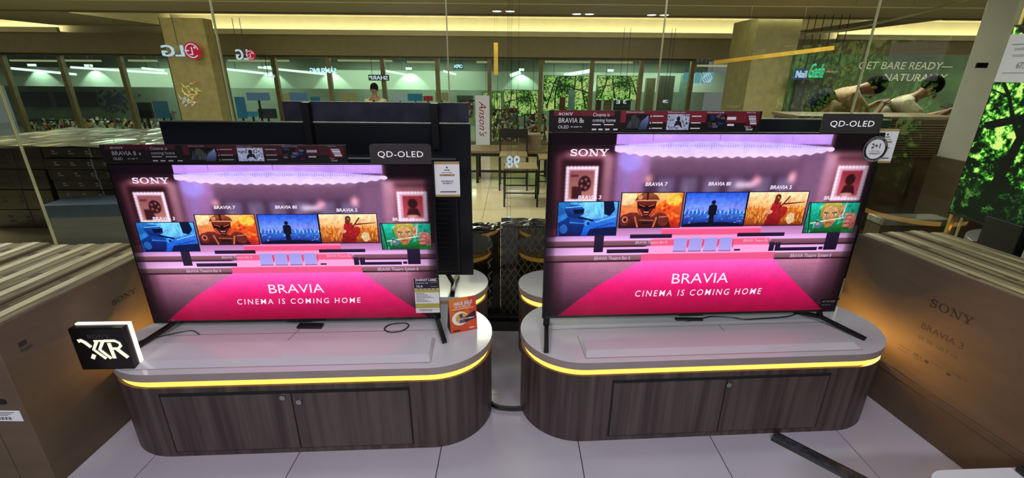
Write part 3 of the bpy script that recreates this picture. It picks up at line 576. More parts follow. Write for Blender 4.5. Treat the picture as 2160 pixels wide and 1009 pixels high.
# ------------------------------------------------------------------ televisions
def rounded(x0, x1, z0, z1, r, corners='tr', n=6):
    pts = []
    for cx, cz, a0, k in ((x1, z0, 270, 'br'), (x1, z1, 0, 'tr'), (x0, z1, 90, 'tl'), (x0, z0, 180, 'bl')):
        if k in corners:
            ox = cx-r if 'r' in k else cx+r; oz = cz-r if 't' in k else cz+r
            pts += [(ox+r*math.cos(R(a0+90*i/n)), oz+r*math.sin(R(a0+90*i/n))) for i in range(n+1)]
        else: pts.append((cx, cz))
    return pts
def television(name, label, loc, rotz, W, H, z0, screen=True, tilt=0, hdr=None, legs=None):
    """local origin on the console top; z0 = clearance below the panel; front faces -Y"""
    e = empty(name, label, 'television', loc, rotz)
    b = .007
    MB().box((-W/2, 0, z0), (W/2, .012, z0+H)).build('panel', M['bezel'], e, bevel=.002)
    MB().box((-W/2+.09, .012, z0+.05), (W/2-.09, .05, z0+H*.72)).build('rear_housing', M['tvback'], e, bevel=.012)
    if screen:
        y = -.001
        X = lambda u: -W/2+b+u*(W-2*b); Z = lambda v: z0+.014+(1-v)*(H-.021)
        uvquad('screen', [(X(0), y, Z(1)), (X(1), y, Z(1)), (X(1), y, Z(0)), (X(0), y, Z(0))], CIN, e)
        hh = H-.021; y = -.0018; m = MB()
        slab(m, .034*hh, (X(.059), y, Z(.106)), kx=(X(.173)-X(.059))/(5.85*.034*hh))
        def tx(t, u0, u1, v0, v1, bold=.01, shear=0, sp=1, mi=0, mb=m):
            vs, fs = textmesh(t, 'LEFT', bold, shear, sp, 0); x0 = min(v[0] for v in vs); x1 = max(v[0] for v in vs); y1 = max(v[1] for v in vs)
            kx = (X(u1)-X(u0))/(x1-x0); kz = (Z(v0)-Z(v1))/y1
            mb.add([(X(u0)+(vx-x0)*kx, y, Z(v1)+vy*kz) for vx, vy, _ in vs], fs, mi)
        tx('BRAVIA', .415, .604, .753, .813, .0); tx('CINEMA IS COMING HOME', .299, .726, .852, .889, .003, .12, 1.35)
        for t, u0, u1, v0, v1 in (('BRAVIA 3', .091, .161, .306, .326), ('BRAVIA 7', .292, .36, .24, .259), ('BRAVIA 8II', .486, .556, .24, .259), ('BRAVIA 5', .682, .75, .26, .28), ('BRAVIA 2II', .862, .934, .319, .339)): tx(t, u0, u1, v0, v1, .02, .1)
        for t, u0, u1, v0, v1 in (('BRAVIA Theatre Bar 6', .154, .269, .644, .664), ('BRAVIA Theatre Quad', .455, .576, .643, .661), ('BRAVIA Theatre System 6', .797, .936, .645, .667), ('BRAVIA Theatre Bar 8', .281, .381, .558, .574), ('BRAVIA Theatre Bar 9', .63, .72, .555, .571)): tx(t, u0, u1, v0, v1, .008, .05, 1, 1)
        m.build('screen_lettering', [ITX, ITX2], e)
        MB().box((-.06, -.0015, z0-.004), (.06, .004, z0+.006)).build('sensor_bar', M['metal'], e)
    for sx, (tx_, ty_), (bx_, by_), (kx_, ky_) in legs or ():
        # each foot: a short upright and two splayed blades
        m = MB(); m.bar((sx, .02, z0+.03), (tx_, ty_, .03), .03, .016); m.bar((tx_, ty_, .03), (bx_, by_, .008), .022, .016); m.bar((tx_, ty_, .03), (kx_, ky_, .008), .022, .016)
        m.build('leg', M['black'], e, bevel=.002)
    return e
TVL = dict(loc=(-1.047, 1.965, .44), rot=.0508, W=1.389, H=.784, z0=.022)
TVR = dict(loc=(.889, 1.98, .44), rot=.065, W=1.484, H=.885, z0=.068)
tvL = television('television', 'lit flat television showing a pink cinema picture, on the left front console', TVL['loc'], TVL['rot'], TVL['W'], TVL['H'], TVL['z0'],
                 legs=((-.6, (-.59, 0), (-.655, -.20), (-.43, .10)), (.66, (.675, .0), (.73, -.19), (.66, .10))))
tvR = television('television', 'lit flat television showing a pink cinema picture, on the right front console', TVR['loc'], TVR['rot'], TVR['W'], TVR['H'], TVR['z0'],
                 legs=((-.715, (-.72, .0), (-.745, -.19), (-.70, .10)), (.66, (.69, .02), (.79, -.16), (.62, .12))))
def sub(tv, x, y, z):   # a point in a television's frame to world
    a = tv['rot']; return Vector((tv['loc'][0]+x*math.cos(a)-y*math.sin(a), tv['loc'][1]+x*math.sin(a)+y*math.cos(a), tv['loc'][2]+z))
# header strips
def header(tv, label, x0, x1, hh):
    z = tv['z0']+tv['H']+.001; p = sub(tv, x0, 0, z)
    e = empty('header_strip', label, 'header card', p, tv['rot'])
    L = x1-x0
    MB().box((0, 0, 0), (L, .01, hh)).build('strip', M['hdr'], e, bevel=.001)
    m = MB()
    m.box((L*.33, -.0006, hh*.45), (L*.99, 0, hh*.98)); m.box((.02, -.0004, hh*.75), (L*.3, 0, hh*.98))
    m.build('red_print', M['hdrred'] if hh > .083 else mat('header_dim_red', (60, 16, 28), .4, noise=.25, scale=(5, 5, 5)), e)
    t = MB(); y = -.0012; s = hh/.085; k = L/1.0
    slab(t, .010*s, (.042*k, y, .066*s)); t.text('BRAVIA 8', .019*s, (.042*k, y, .037*s), sx=.95*k); t.text('II', .012*s, (.151*k, y, .037*s), bold=.01); t.text('OLED', .012*s, (.042*k, y, .015*s)); t.text('4K OLED TV', .006*s, (.1*k, y, .018*s))
    t.text('Cinema is', .014*s, (.20*k, y, .062*s), sx=.95*k); t.text('coming home', .014*s, (.20*k, y, .041*s), sx=.95*k)
    for i, (x, wd) in enumerate(((.20, .04), (.255, .045))): t.box((x*k, y, .028*s), ((x+wd)*k, y+.0005, .032*s))
    for x in (.2, .23, .262, .3): t.box((x*k, y, .008*s), ((x+.02)*k, y+.0005, .014*s))
    for x in (.355, .55, .735): t.text('Brilliant picture quality', .0055*s, (x*k, y, .077*s))
    for x, wd in ((.48, .05), (.665, .045)):
        for zz in (.062, .036, .014): t.box((x*k, y, zz*s), ((x+wd)*k, y+.0005, (zz+.004)*s))
    for x, z_ in ((.472, .063), (.472, .037), (.472, .015)): t.tube([(x*k, y, z_*s), (x*k, y+.0005, z_*s)], .003*s, 8)
    t.box((.835*k, y, .05*s), (.877*k, y+.0005, .062*s)); t.box((.84*k, y, .026*s), (.872*k, y+.0005, .034*s))
    t.text('Bravia Cam', .0055*s, (.925*k, y, .077*s)); t.text('Theatre', .006*s, (.925*k, y, .02*s)); t.text('Quad', .009*s, (.932*k, y, .009*s), bold=.02)
    t.build('lettering', M['greytx' if hh < .083 else 'whitetx'], e)
    # small pictures
    c = Canvas(200, 60, (24, 20, 28))
    for q in range(26): c.line(.04+.035*q, .9, .1+.03*q+.06*random.random(), .2+.3*random.random(), .02, random.choice([(70, 80, 90), (110, 120, 110), (50, 60, 80)]))
    c.ell(.35, .35, .14, .3, (60, 64, 56)); c.poly([(.55, 1), (.68, .45), (.95, .05), (.98, .5), (.9, 1)], (130, 150, 200), (50, 60, 90)); c.blur(1)
    m1 = c.material('strip_picture_one', emit=False)
    c = Canvas(200, 110, (176, 186, 214))
    for q in range(60): x, yy = random.random(), random.random(); c.ell(x, yy, .03, .05, random.choice([(70, 70, 90), (230, 230, 245), (120, 124, 150)]))
    c.ell(.5, .3, .08, .16, (30, 28, 34)); c.poly([(.3, .9), (.38, .5), (.5, .38), (.64, .52), (.72, .95), (.56, .7), (.44, .7)], (34, 34, 40)); m2 = c.material('strip_picture_two', emit=False)
    c = Canvas(200, 110, (20, 20, 30)); 
    for q in range(14): x, yy = random.random()*.8, random.random()*.8; c.rect(x, yy, x+.2, yy+.15, random.choice([(50, 50, 66), (26, 50, 110), (90, 90, 100), (70, 30, 40)]))
    m3 = c.material('strip_picture_three', emit=False)
    c = Canvas(80, 100, (90, 24, 34)); 
    for q in range(4): c.rect(.1+.08*q, .1+.2*q, .75+.05*q, .26+.2*q, (214, 214, 224) if q % 2 else (170, 172, 190))
    m4 = c.material('strip_picture_four', emit=False)
    for x0_, x1_, mm in ((.355, .465, m1), (.55, .655, m2), (.735, .83, m3), (.93, .985, m4)):
        uvquad('picture', [(x0_*k, y, .010*s if mm is not m4 else .026*s), (x1_*k, y, .010*s if mm is not m4 else .026*s), (x1_*k, y, .072*s), (x0_*k, y, .072*s)], mm, e)
    return e
header(TVL, 'dim dark printed banner strip along the top of the left lit television', -.70, .325, .078)
header(TVR, 'red and black printed banner strip along the top of the right lit television', -.742, .165, .088)
def placard(tv, label, x0, x1, hh, corners='trtl'):
    p = sub(tv, x0, -.006, tv['z0']+tv['H']+.001); e = empty('name_placard', label, 'placard', p, tv['rot']); L = x1-x0
    MB().xprism(rounded(0, L, -.004, hh, .014, corners), 0, .008).build('board', M['qd'], e)
    m = MB(); vs, _ = textmesh('QD-OLED', 'CENTER', .0, 0, 1.08, 0); wd = (max(v[0] for v in vs)-min(v[0] for v in vs)); h = hh*.31
    m.text('QD-OLED', h, (L/2, -.0012, hh*.33), align='CENTER', sp=1.08, sx=L*.74/(wd*h/.7)); m.build('lettering', mat('placard_white', (244, 244, 250), emit=.85), e)
placard(TVL, 'charcoal placard with white letters on top right corner of left lit television', .425, .69, .083)
placard(TVR, 'charcoal placard with white letters on top right corner of right lit television', .437, .705, .079, 'tr')
# award cards beside the screens
def award(tv, label, x0, x1, z0, z1):
    p = sub(tv, x0, .014, z0-.44); e = empty('award_card', label, 'card', p, tv['rot']); L = x1-x0; h = z1-z0
    MB().box((0, 0, 0), (L, .003, h)).build('card', M['white'], e)
    m = MB(); m.box((0, -.0006, 0), (L, 0, h*.06)); m.box((0, -.0006, h*.93), (L, 0, h)); m.box((L*.2, -.0006, h*.595), (L*.8, 0, h*.65)); m.build('gold_print', M['gold'], e)
    t = MB(); y = -.0012
    for s_, zz, hh in (('WINNER', .75, .035), ('2025 VGP AWARDS', .68, .03), ('BEST OF TV', .607, .03), ('SONY BRAVIA 8 II', .43, .038), ('QD-OLED TV', .37, .038)): t.text(s_, hh*h, (L/2, y, zz*h), align='CENTER', sx=.8, bold=.02 if zz in (.75, .43, .37) else 0)
    t.box((L*.2, y, h*.13), (L*.85, y+.0004, h*.155)); t.tube([(L/2, y, h*.84), (L/2, y+.0005, h*.84)], .004, 8)
    t.build('lettering', M['blacktx'], e)
award(TVL, 'white and gold award card sticking out right of the left lit television', .698, .81, 1.09, 1.25)
award(TVR, 'white and gold award card behind the round badge at right lit television', .715, .815, 1.258, 1.408)
# round warranty badge
p = sub(TVR, .708, -.004, 1.323-.44); e = empty('warranty_badge', 'round black and white badge hung on corner of right lit television', 'badge', p, TVR['rot'])
MB().tube([(0, .0, 0), (0, -.003, 0)], .056, 40).build('disc', M['blacktx'], e)
MB().tube([(0, -.003, 0), (0, -.0036, 0)], .0425, 40).build('white_centre', M['white'], e)
n = 48; rg = MB(); rg.add([(r_*math.cos(2*PI*i/n), -.0033, r_*math.sin(2*PI*i/n)) for r_ in (.056, .0535) for i in range(n)], [(i, (i+1) % n, n+(i+1) % n, n+i) for i in range(n)]); rg.build('rim', M['greytx'], e)
m = MB(); m.text('2+1', .021, (0, -.0042, .004), align='CENTER', bold=.02); m.text('years   labor', .005, (0, -.0042, -.008), align='CENTER'); m.box((-.03, -.0042, -.0125), (.03, -.0038, -.0115)); m.text('WARRANTY', .0065, (0, -.0042, -.023), align='CENTER', bold=.02, shear=.2); m.build('lettering', M['blacktx'], e)
m = MB()
for t_, sgn in (('EXTENDED WARRANTY PROMO', 1), ('EXTENDED COVER', -1)):
    N = len(t_)
    for i, ch in enumerate(t_):
        if ch == ' ': continue
        a = PI/2-sgn*(i-(N-1)/2)*.11 if sgn > 0 else -PI/2+(i-(N-1)/2)*.11
        rr = .0455 if sgn > 0 else .0520
        xd = Vector((math.sin(a), 0, -math.cos(a)))*sgn; yd = Vector((math.cos(a), 0, math.sin(a)))*sgn
        m.text(ch, .0046, Vector((rr*math.cos(a), -.0042, rr*math.sin(a))), xd=xd, yd=yd, align='CENTER')
m.build('ring_lettering', M['whitetx'], e)
MB().bar((.0, -.002, .054), (-.012, -.002, .086), .012, .001).build('strap', M['chrome'], e)
# energy label on the left screen
p = sub(TVL, .575, -.004, .687-.44-.187); e = empty('energy_label', 'energy label with dark head and yellow foot on left screen corner', 'label', p, TVL['rot'])
L = .118; h = .187
MB().box((0, 0, 0), (L, .0015, h)).build('sheet', M['white'], e)
mm = MB(); mm.box((0, -.0006, h*.72), (L, 0, h)); mm.build('dark_head', mat('label_navy', (34, 28, 40), .5), e)
mm = MB(); mm.box((0, -.0006, h*.14), (L, 0, h*.28)); mm.box((0, -.0006, h*.60), (L, 0, h*.70)); mm.build('yellow_band', mat('label_yellow', (186, 176, 84), .5), e)
mm = MB(); mm.text('ENERGY LABEL', .0105, (L/2, -.0012, h*.935), align='CENTER', bold=.03, sx=1.02); mm.text('Television Set', .008, (.004, -.0012, h*.86)); mm.text('10.4', .013, (.008, -.0012, h*.75), bold=.02)
mm.box((L*.66, -.0012, h*.77), (L*.95, -.0008, h*.775)); mm.box((L*.66, -.0012, h*.89), (L*.95, -.0008, h*.895)); mm.build('head_lettering', M['whitetx'], e)
mm = MB()
for k in range(5): mm.text('\u2605' if False else '*', .03, (L*(.1+.17*k), -.0012, h*.60))
for k, zz in enumerate((.57, .53, .49, .45, .41, .37, .33)): mm.box((.005, -.0012, h*zz), (L*(.4+.12*(k % 4)), -.0008, h*(zz+.01)))
mm.box((.005, -.0012, h*.1), (L-.005, -.0008, h*.105)); mm.text('ENERGUIDE', .008, (.02, -.0012, h*.05)); mm.build('body_lettering', M['blacktx'], e)
# small sticker on the right screen
p = sub(TVR, .655, -.003, .10); o = MB().box((0, 0, 0), (.07, .0015, .042)).text('4K 120 OLED', .008, (.004, -.001, .026), bold=.02, mi=1).text('XR smart set', .006, (.004, -.001, .008), mi=1).build('spec_sticker', [M['black'], M['greytx']]); o.location = p; o.rotation_euler.z = TVR['rot']
tag(o, 'tiny black spec sticker at bottom right of the right lit screen', 'sticker')

# ------------------------------------------------------------------ back row televisions facing the glass
a = at(340, 256, y=2.42); b = at(992, 258, y=2.42); z1 = (a.z+b.z)/2; zb = at(1000, 578, y=2.42).z
def backtv(label, x0, x1, z0, z1, y, hdrbox=None):
    e = empty('television', label, 'television', ((x0+x1)/2, y, .44)); W = x1-x0; z0 -= .44; z1 -= .44
    MB().box((-W/2, 0, z0), (W/2, .03, z1)).build('panel', M['tvback'], e, bevel=.004)
    MB().box((-W/2+.07, -.035, z0+.03), (W/2-.07, 0, z0+(z1-z0)*.80)).build('rear_housing', M['tvback'], e, bevel=.01)
    m = MB()
    for k in range(14): m.box((W/2-.30, -.037, z0+.10+k*.028), (W/2-.09, -.035, z0+.106+k*.028))
    m.build('vent_slots', M['gap'], e)
    MB().box((-W/2, -.002, z1-.004), (W/2, .0, z1+.001)).build('top_edge', mat('edge_silver', (120, 128, 126), .3, metal=.5), e)
    for s in (-1, 1):
        m = MB(); m.bar((s*(W/2-.16), .015, z0+.02), (s*(W/2-.12), .015, .02), .035, .016); m.bar((s*(W/2-.12), .015, .02), (s*(W/2-.11), -.12, .008), .024, .016); m.bar((s*(W/2-.12), .015, .02), (s*(W/2-.11), .14, .008), .024, .016)
        m.build('leg', M['black'], e)
    return e
backtv('large switched-off television seen from behind, above the left lit television', a.x, b.x, zb, z1, 2.40)
q0 = at(1240, 243, y=2.42); q1 = at(1876, 247, y=2.42)
backtv('dark television seen from behind, its top showing above the right lit television', q0.x, q1.x, .52, (q0.z+q1.z)/2-.01, 2.40)
h0 = at(597, 214, y=2.42); h1 = at(988, 215, y=2.42)
e = empty('header_board', 'dark blank back of a header board on top of the switched-off television', 'header board', (h0.x, 2.405, z1+.002))
MB().box((0, 0, 0), (h1.x-h0.x, .012, h0.z-z1)).build('board', M['tvback2'], e, bevel=.001)
for px in (650, 918):
    x = at(px, 240, y=2.40).x-h0.x; MB().box((x-.018, -.04, -.13), (x+.018, -.001, h0.z-z1-.002)).build('bracket', M['black'], e, bevel=.002)
# model tag print on the back of the board
MB().text('TV', .02, (h1.x-h0.x-.16, -.001, .03), bold=.02).build('lettering', M['blacktx'], e)

# ------------------------------------------------------------------ cables and small things on consoles
def cable(name, label, pts, r=.003, m='black', cat='cable'):
    P = [Vector(p) for p in pts]; out = []
    for i in range(len(P)-1):
        p0, p1, p2, p3 = P[max(i-1, 0)], P[i], P[i+1], P[min(i+2, len(P)-1)]
        for k in range(8):
            t = k/8; out.append(.5*((2*p1)+(p2-p0)*t+(2*p0-5*p1+4*p2-p3)*t*t+(3*p1-p0-3*p2+p3)*t*t*t))
    out.append(P[-1]); o = MB().tube(out, r, 6).build(name, M[m], smooth=True); return tag(o, label, cat)
zc = .4445
def T(px, py, z=zc): return at(px, py, z=z)
cable('power_cable', 'thin black cable snaking behind the lit sign at left console end', [T(268, 732), T(300, 718), T(335, 711), T(375, 702), T(405, 698), T(420, 706)], .0022)
cable('power_cable', 'coiled black cable under right half of the left lit television', [T(850, 682), T(826, 684), T(811, 693), T(822, 701), T(848, 698), T(862, 688), T(855, 682), T(835, 683)], .003)
cable('power_cable', 'wavy black cable lying under the right lit television', [T(1432, 673), T(1450, 677), T(1480, 672), T(1503, 668), T(1545, 670), T(1570, 674), T(1610, 672), T(1660, 668), T(1695, 656)], .003)
cable('floor_cable', 'thick black cable on the floor in the gap between the two consoles', [T(1022, 840, .014), T(1045, 857, .014), T(1072, 862, .014), T(1102, 861, .014), T(1130, 850, .014)], .013)
o = MB().box((-.06, -.02, 0), (.06, .02, .012)).build('power_adapter', M['black'], bevel=.003); p = T(655, 690, .4402); o.location = (p.x, p.y, .4402); tag(o, 'flat black adapter under the middle of the left lit television', 'adapter')
o = MB().box((-.07, -.012, 0), (.07, .012, .009)).build('power_adapter', M['black'], bevel=.003); p = T(1452, 674, .4402); o.location = (p.x, p.y-.006, .4402); tag(o, 'slim black adapter under the middle of the right lit television', 'adapter')
# illuminated XR sign
a = at(172, 776, z=.452); b = at(283, 774, z=.452); an = math.atan2(b.y-a.y, b.x-a.x); Ls = (b-a).length
e = empty('lit_sign', 'small black square sign with glowing white edges and letters at left console end', 'sign', (a.x, a.y, .4402), an)
hz = .197
MB().box((0, 0, 0), (Ls, .035, hz)).build('front_block', M['bezel'], e, bevel=.003)
m = MB(); m.box((.004, .033, hz-.002), (Ls+.004, .047, hz+.005)); m.box((Ls-.002, .033, 0.002), (Ls+.006, .047, hz+.005)); m.box((0.004, .035, .002), (Ls, .045, hz)); m.build('glowing_rim', M['glow'], e)
m = MB(); slab(m, .016, (Ls*.31, -.0015, hz*.78)); m.build('faint_lettering', M['dimtx'], e)
# XR letters drawn as strokes
m = MB(); U = Ls*.8/100
def st(pts, wd):
    A, B = strokepoly(pts, [wd]*len(pts)); n = len(A); X = lambda p: (Ls*.12+p[0]*U, -.0018, hz*.28+p[1]*U)
    m.add([X(p) for p in A+B], [(i, i+n, i+n+1, i+1) for i in range(n-1)])
st([(0, 50), (8, 52), (16, 46), (26, 33)], 9); st([(20, 0), (27, 12)], 9); st([(44, 50), (30, 26), (52, 0)], 8); st([(58, 50), (44, 26), (64, 0)], 8); st([(36, 50), (86, 50)], 5); st([(60, 50), (85, 50), (94, 44), (96, 36), (88, 28), (72, 28)], 7); st([(70, 44), (72, 0)], 9); st([(84, 27), (104, 2)], 10)
m.build('lettering', M['glow2'], e)
# sale card (tent card)
a = at(951, 705, z=.4402); b = at(1007, 694, z=.4402); an = math.atan2(b.y-a.y, b.x-a.x); Lc = (b-a).length; hc = .175
e = empty('sale_card', 'orange and red folded sale card standing on the left console end', 'sale card', (a.x, a.y, .4402), an)
c = Canvas(160, 230, (226, 112, 40)); c.rect(0, 0, 1, 1, (226, 130, 50), (206, 70, 40)); c.poly([(.7, 0), (1, 0), (1, 1), (.75, 1)], (206, 40, 44), (224, 84, 50), .7); c.ell(.38, .6, .3, .2, (240, 236, 230)); c.ell(.44, .6, .22, .15, (226, 160, 50)); c.poly([(.5, .6), (.95, .42), (.97, .66), (.55, .74)], (60, 26, 44)); c.ell(.42, .52, .06, .05, (60, 60, 80)); c.poly([(.34, .74), (.38, .56), (.5, .56), (.56, .74)], (90, 90, 130)); c.rect(.08, .92, .36, .97, (60, 40, 20)); c.rect(.7, .9, .9, .93, (240, 210, 200)); c.rect(.5, .76, .92, .8, (200, 100, 60)); c.rect(.1, .31, .9, .335, (230, 190, 120)); c.rect(.1, .36, .6, .375, (150, 30, 30))
uvquad('front_sheet', [(0, 0, 0), (Lc, 0, 0), (Lc, .02, hc), (0, .02, hc)], c.material('sale_print', emit=False), e)
MB().add([(0, .0006, 0), (Lc, .0006, 0), (Lc, .0206, hc), (0, .0206, hc), (0, .07, 0), (Lc, .07, 0)], [(0, 3, 2, 1), (2, 3, 4, 5), (0, 4, 3)]).build('card_back', mat('card_dark', (60, 26, 20), .6), e)
m = MB(); s_ = Vector((0, .02, hc)).normalized()
m.text('HAUL SALE', .017, Vector((Lc/2, -.001, 0))+s_*hc*.80, yd=s_, align='CENTER', bold=.03, shear=.2, sx=.75); m.text('UP TO 50% OFF', .009, Vector((Lc/2, -.001, 0))+s_*hc*.72, yd=s_, align='CENTER', bold=.02, sx=.9); m.text('EASY PAYMENT', .008, Vector((Lc*.62, -.001, 0))+s_*hc*.36, yd=s_, align='CENTER', bold=.02); m.build('lettering', M['whitetx'], e)

# ------------------------------------------------------------------ carton stacks at both sides
def carton(label, x0, x1, y0, y1, z0, z1, top='cardtop', group=None, body='card'):
    e = empty('television_carton', label, 'carton', (x0, y0, z0), group=group); X, Y, Z = x1-x0, y1-y0, z1-z0
    MB().box((0, 0, 0), (X, Y, Z)).build('carton_body', M[body], e, bevel=.003)
    m = MB(); m.box((.003, .003, Z), (X*.47, Y-.003, Z+.003)); m.box((X*.53, .003, Z), (X-.003, Y-.003, Z+.003)); m.build('top_flap', M[top], e)
    m = MB(); m.box((X*.36, -.0008, Z+.0032), (X*.64, Y, Z+.0042)); m.build('tape', M['tape'], e)
    m = MB()
    for k in range(3): yy = Y*(.15+.3*k+.1*random.random()); m.box((X*.12, yy, Z+.0031), (X*.3, yy+.05, Z+.0036))
    m.build('top_marking', M['inkp'], e)
    return e
# right: upright cartons, printed face towards the aisle, the row turned by 8 degrees
RA = R(8); RP = Vector((2.046, 1.20)); RU = Vector((-math.sin(RA), math.cos(RA))); RN = Vector((math.cos(RA), math.sin(RA)))
lab = ['printed upright carton facing the right console, nearest the aisle', 'second upright carton from the aisle in the right row', 'third upright carton from the aisle in the right row', 'fourth upright carton from the aisle in the right row']
BZ = .232
def face(px, py):
    """distance along the printed face and height above the carton's foot"""
    a_ = at(px, py, y=1.0)-Vector((0, 0, CAM_H)); t = RN.dot(RP)/RN.dot(Vector((a_.x, a_.y))); p_ = Vector((a_.x*t, a_.y*t)); return (p_-RP).dot(RU), CAM_H+a_.z*t-BZ
for i in range(4):
    e = carton(lab[i], 0, .121, 0, 1.15-.01*i, BZ, .815+.006*((i*7) % 3), group='upright cartons in the right row')
    q = RP+RN*(.125*i); e.location = (q.x, q.y, BZ); e.rotation_euler.z = RA
    if i == 0:
        xd = (0, -1, 0); yd = (0, 0, 1); x = -.0015; m = MB()
        def TX(t, p0, p1, hgt, bold=0, slabbed=False):
            (s0, z0), (s1, z1) = face(*p0), face(*p1); zz = (z0+z1)/2
            if slabbed: return slab(m, hgt, (x, s0, zz), xd=xd, yd=yd, kx=(s0-s1)/(5.85*hgt))
            vs, _ = textmesh(t, 'LEFT', bold, 0, 1, 0); wd = max(v[0] for v in vs); m.text(t, hgt, (x, s0, zz), xd=xd, yd=yd, sx=(s0-s1)/(wd*hgt/.7), bold=bold)
        TX('', (1957, 650), (2054, 684), .040, slabbed=True); TX('BRAVIA 3', (1940, 695), (2032, 734), .030)
        TX('50  50  125.7 cm', (1935, 717), (2020, 753), .016)
        TX('X-Balanced', (1893, 729), (1918, 739), .008); TX('Speaker', (1893, 737), (1918, 747), .008); TX('26.1', (1926, 749), (1944, 756), .014, .02); TX('Chromecast', (1962, 766), (1989, 778), .009); TX('Google TV', (2006, 789), (2042, 805), .012)
        for p0, p1, hh in (((1950, 764), (1958, 768), .014), ((1996, 790), (2004, 794), .010), ((1926, 754), (1944, 761), .002)):
            (s0, z0), (s1, z1) = face(*p0), face(*p1); m.box((x, s1, (z0+z1)/2), (x+.0004, s0, (z0+z1)/2+hh))
        m.build('lettering', M['ink'], e)
    b_ = empty('base_carton', 'plain brown carton under the right row of upright cartons, %s' % ('nearest the aisle', 'second from the aisle', 'third from the aisle', 'farthest from the aisle')[i], 'carton', (q.x, q.y, 0), RA, group='base cartons on the floor at right')
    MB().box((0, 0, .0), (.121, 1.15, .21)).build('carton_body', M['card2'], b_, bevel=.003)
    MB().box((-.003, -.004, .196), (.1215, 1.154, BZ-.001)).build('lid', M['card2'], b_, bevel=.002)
# left: cartons, ends towards the viewer
lx = [-1.872, -2.017, -2.162, -2.307, -2.452, -2.597, -2.742]
names = ['first', 'second', 'third', 'fourth', 'fifth', 'sixth']
for i in range(6):
    e = carton('%s tall upright carton from the aisle in the left row' % names[i], lx[i+1]+.004, lx[i], 1.41, 2.25, 0.0, .742+.006*((i*5) % 3), group='upright cartons in the left row')
    w_ = lx[i]-lx[i+1]-.004
    if i < 3:
        MB().tube([(w_*.35, -.001, .43), (w_*.36, -.001, .43)], .001, 4)
        MB().xprism(rounded(w_*.12, w_*.62, .415, .440, .012, 'trtlbrbl'), -.0015, .001).build('hand_hole', M['gap'], e)
        MB().box((w_*.1, -.0015, .335), (w_*.85, .0, .385)).build('shipping_label', M['white'], e)
        m = MB(); 
        for k in range(9): m.box((w_*(.14+.05*k), -.0022, .342), (w_*(.155+.05*k+.012*(k % 2)), -.0016, .355))
        for k in range(3): m.box((w_*.14, -.0022, .362+.007*k), (w_*(.5+.1*k), -.0016, .364+.007*k))
        m.build('label_lettering', M['blacktx'], e)
    if i == 0:
        m = MB(); slab(m, .026, (w_+.0015, .475, .580), xd=(0, 1, 0), yd=(0, 0, 1), kx=.148/(5.85*.026)); m.text('fragile', .013, (w_+.0015, .065, .605), xd=(0, 1, 0)); m.box((w_+.001, .065, .625), (w_+.0016, .095, .645)); m.build('lettering', M['ink'], e)

# ------------------------------------------------------------------ forest television at the right
e = empty('television', 'tall dark television showing a green forest at the right edge', 'television', (2.615, 2.395, .762), R(-87))
W, H, z0 = 1.72, 1.03, .09
# local x runs towards the viewer (south); panel front faces the aisle (-X world)
e.rotation_euler.z = R(-92)
Wm = MB().box((-.24, 0, z0), (-.24+W, .03, z0+H)).build('panel', M['bezel'], e, bevel=.004)
uvquad('screen', [(-.232, -.0015, z0+.015), (-.232+W-.016, -.0015, z0+.015), (-.232+W-.016, -.0015, z0+H-.01), (-.232, -.0015, z0+H-.01)], FOR, e)
m = MB(); m.box((.0, -.01, -.02), (.20, .04, z0+.06)); m.build('stand_neck', M['black'], e, bevel=.003)
MB().box((-.02, -.09, -.02), (.62, .18, -.008)).build('stand_base', M['black'], e, bevel=.003)
pt = at(2120, 80, x=2.585); 
e2 = empty('price_card', 'white printed price card taped on top corner of the forest television', 'price card', (2.622, 2.62, 1.60), R(-92))
MB().box((.0, -.012, 0), (.42, -.008, .235)).build('sheet', M['white'], e2)
m = MB(); m.text('67,999.00', .028, (.09, -.0135, .07), bold=.02, sx=.85); m.text('SMART LED TV 75 INCH', .014, (.05, -.0135, .155)); m.text('SUGGESTED PRICE', .012, (.05, -.0135, .125)); m.box((.03, -.0135, .183), (.38, -.013, .187)); m.box((.03, -.0135, .045), (.3, -.013, .048)); m.build('lettering', M['greytx'], e2)
console('display_console', 'white-topped console under the forest television at far right', (2.96, 1.93, .30), R(90), 1.5, .66)
MB().box((2.64, 1.3, 0), (3.2, 2.6, .299)).build('riser', M['wood']).__setitem__('label', 'dark wooden riser box under the far right console'); bpy.data.objects['riser']['category'] = 'riser'
o = MB().box((0, 0, 0), (.12, .08, .03)).build('media_box', M['white'], bevel=.004); o.location = (2.68, 1.56, .7415); o.rotation_euler.z = .1; tag(o, 'small pale box lying by the forest television stand', 'box')
# near right white table corner
e = empty('display_table', 'white tabletop corner jutting in at the bottom right', 'table', (1.98, .93, 0), R(3))
MB().prism(stadium(1.34, .44, .09), .405, .44, mside=1).build('tabletop', [M['top'], M['topedge']], e, smooth=True, bevel=.002)
MB().prism(stadium(1.28, .38, .06), 0, .405).build('body', M['wood'], e)
o = MB().box((0, 0, 0), (.16, .07, .022)).build('remote_holder', M['black'], bevel=.004); o.location = (1.62, 1.05, .4402); tag(o, 'black holder lying on the white tabletop at bottom right', 'holder')

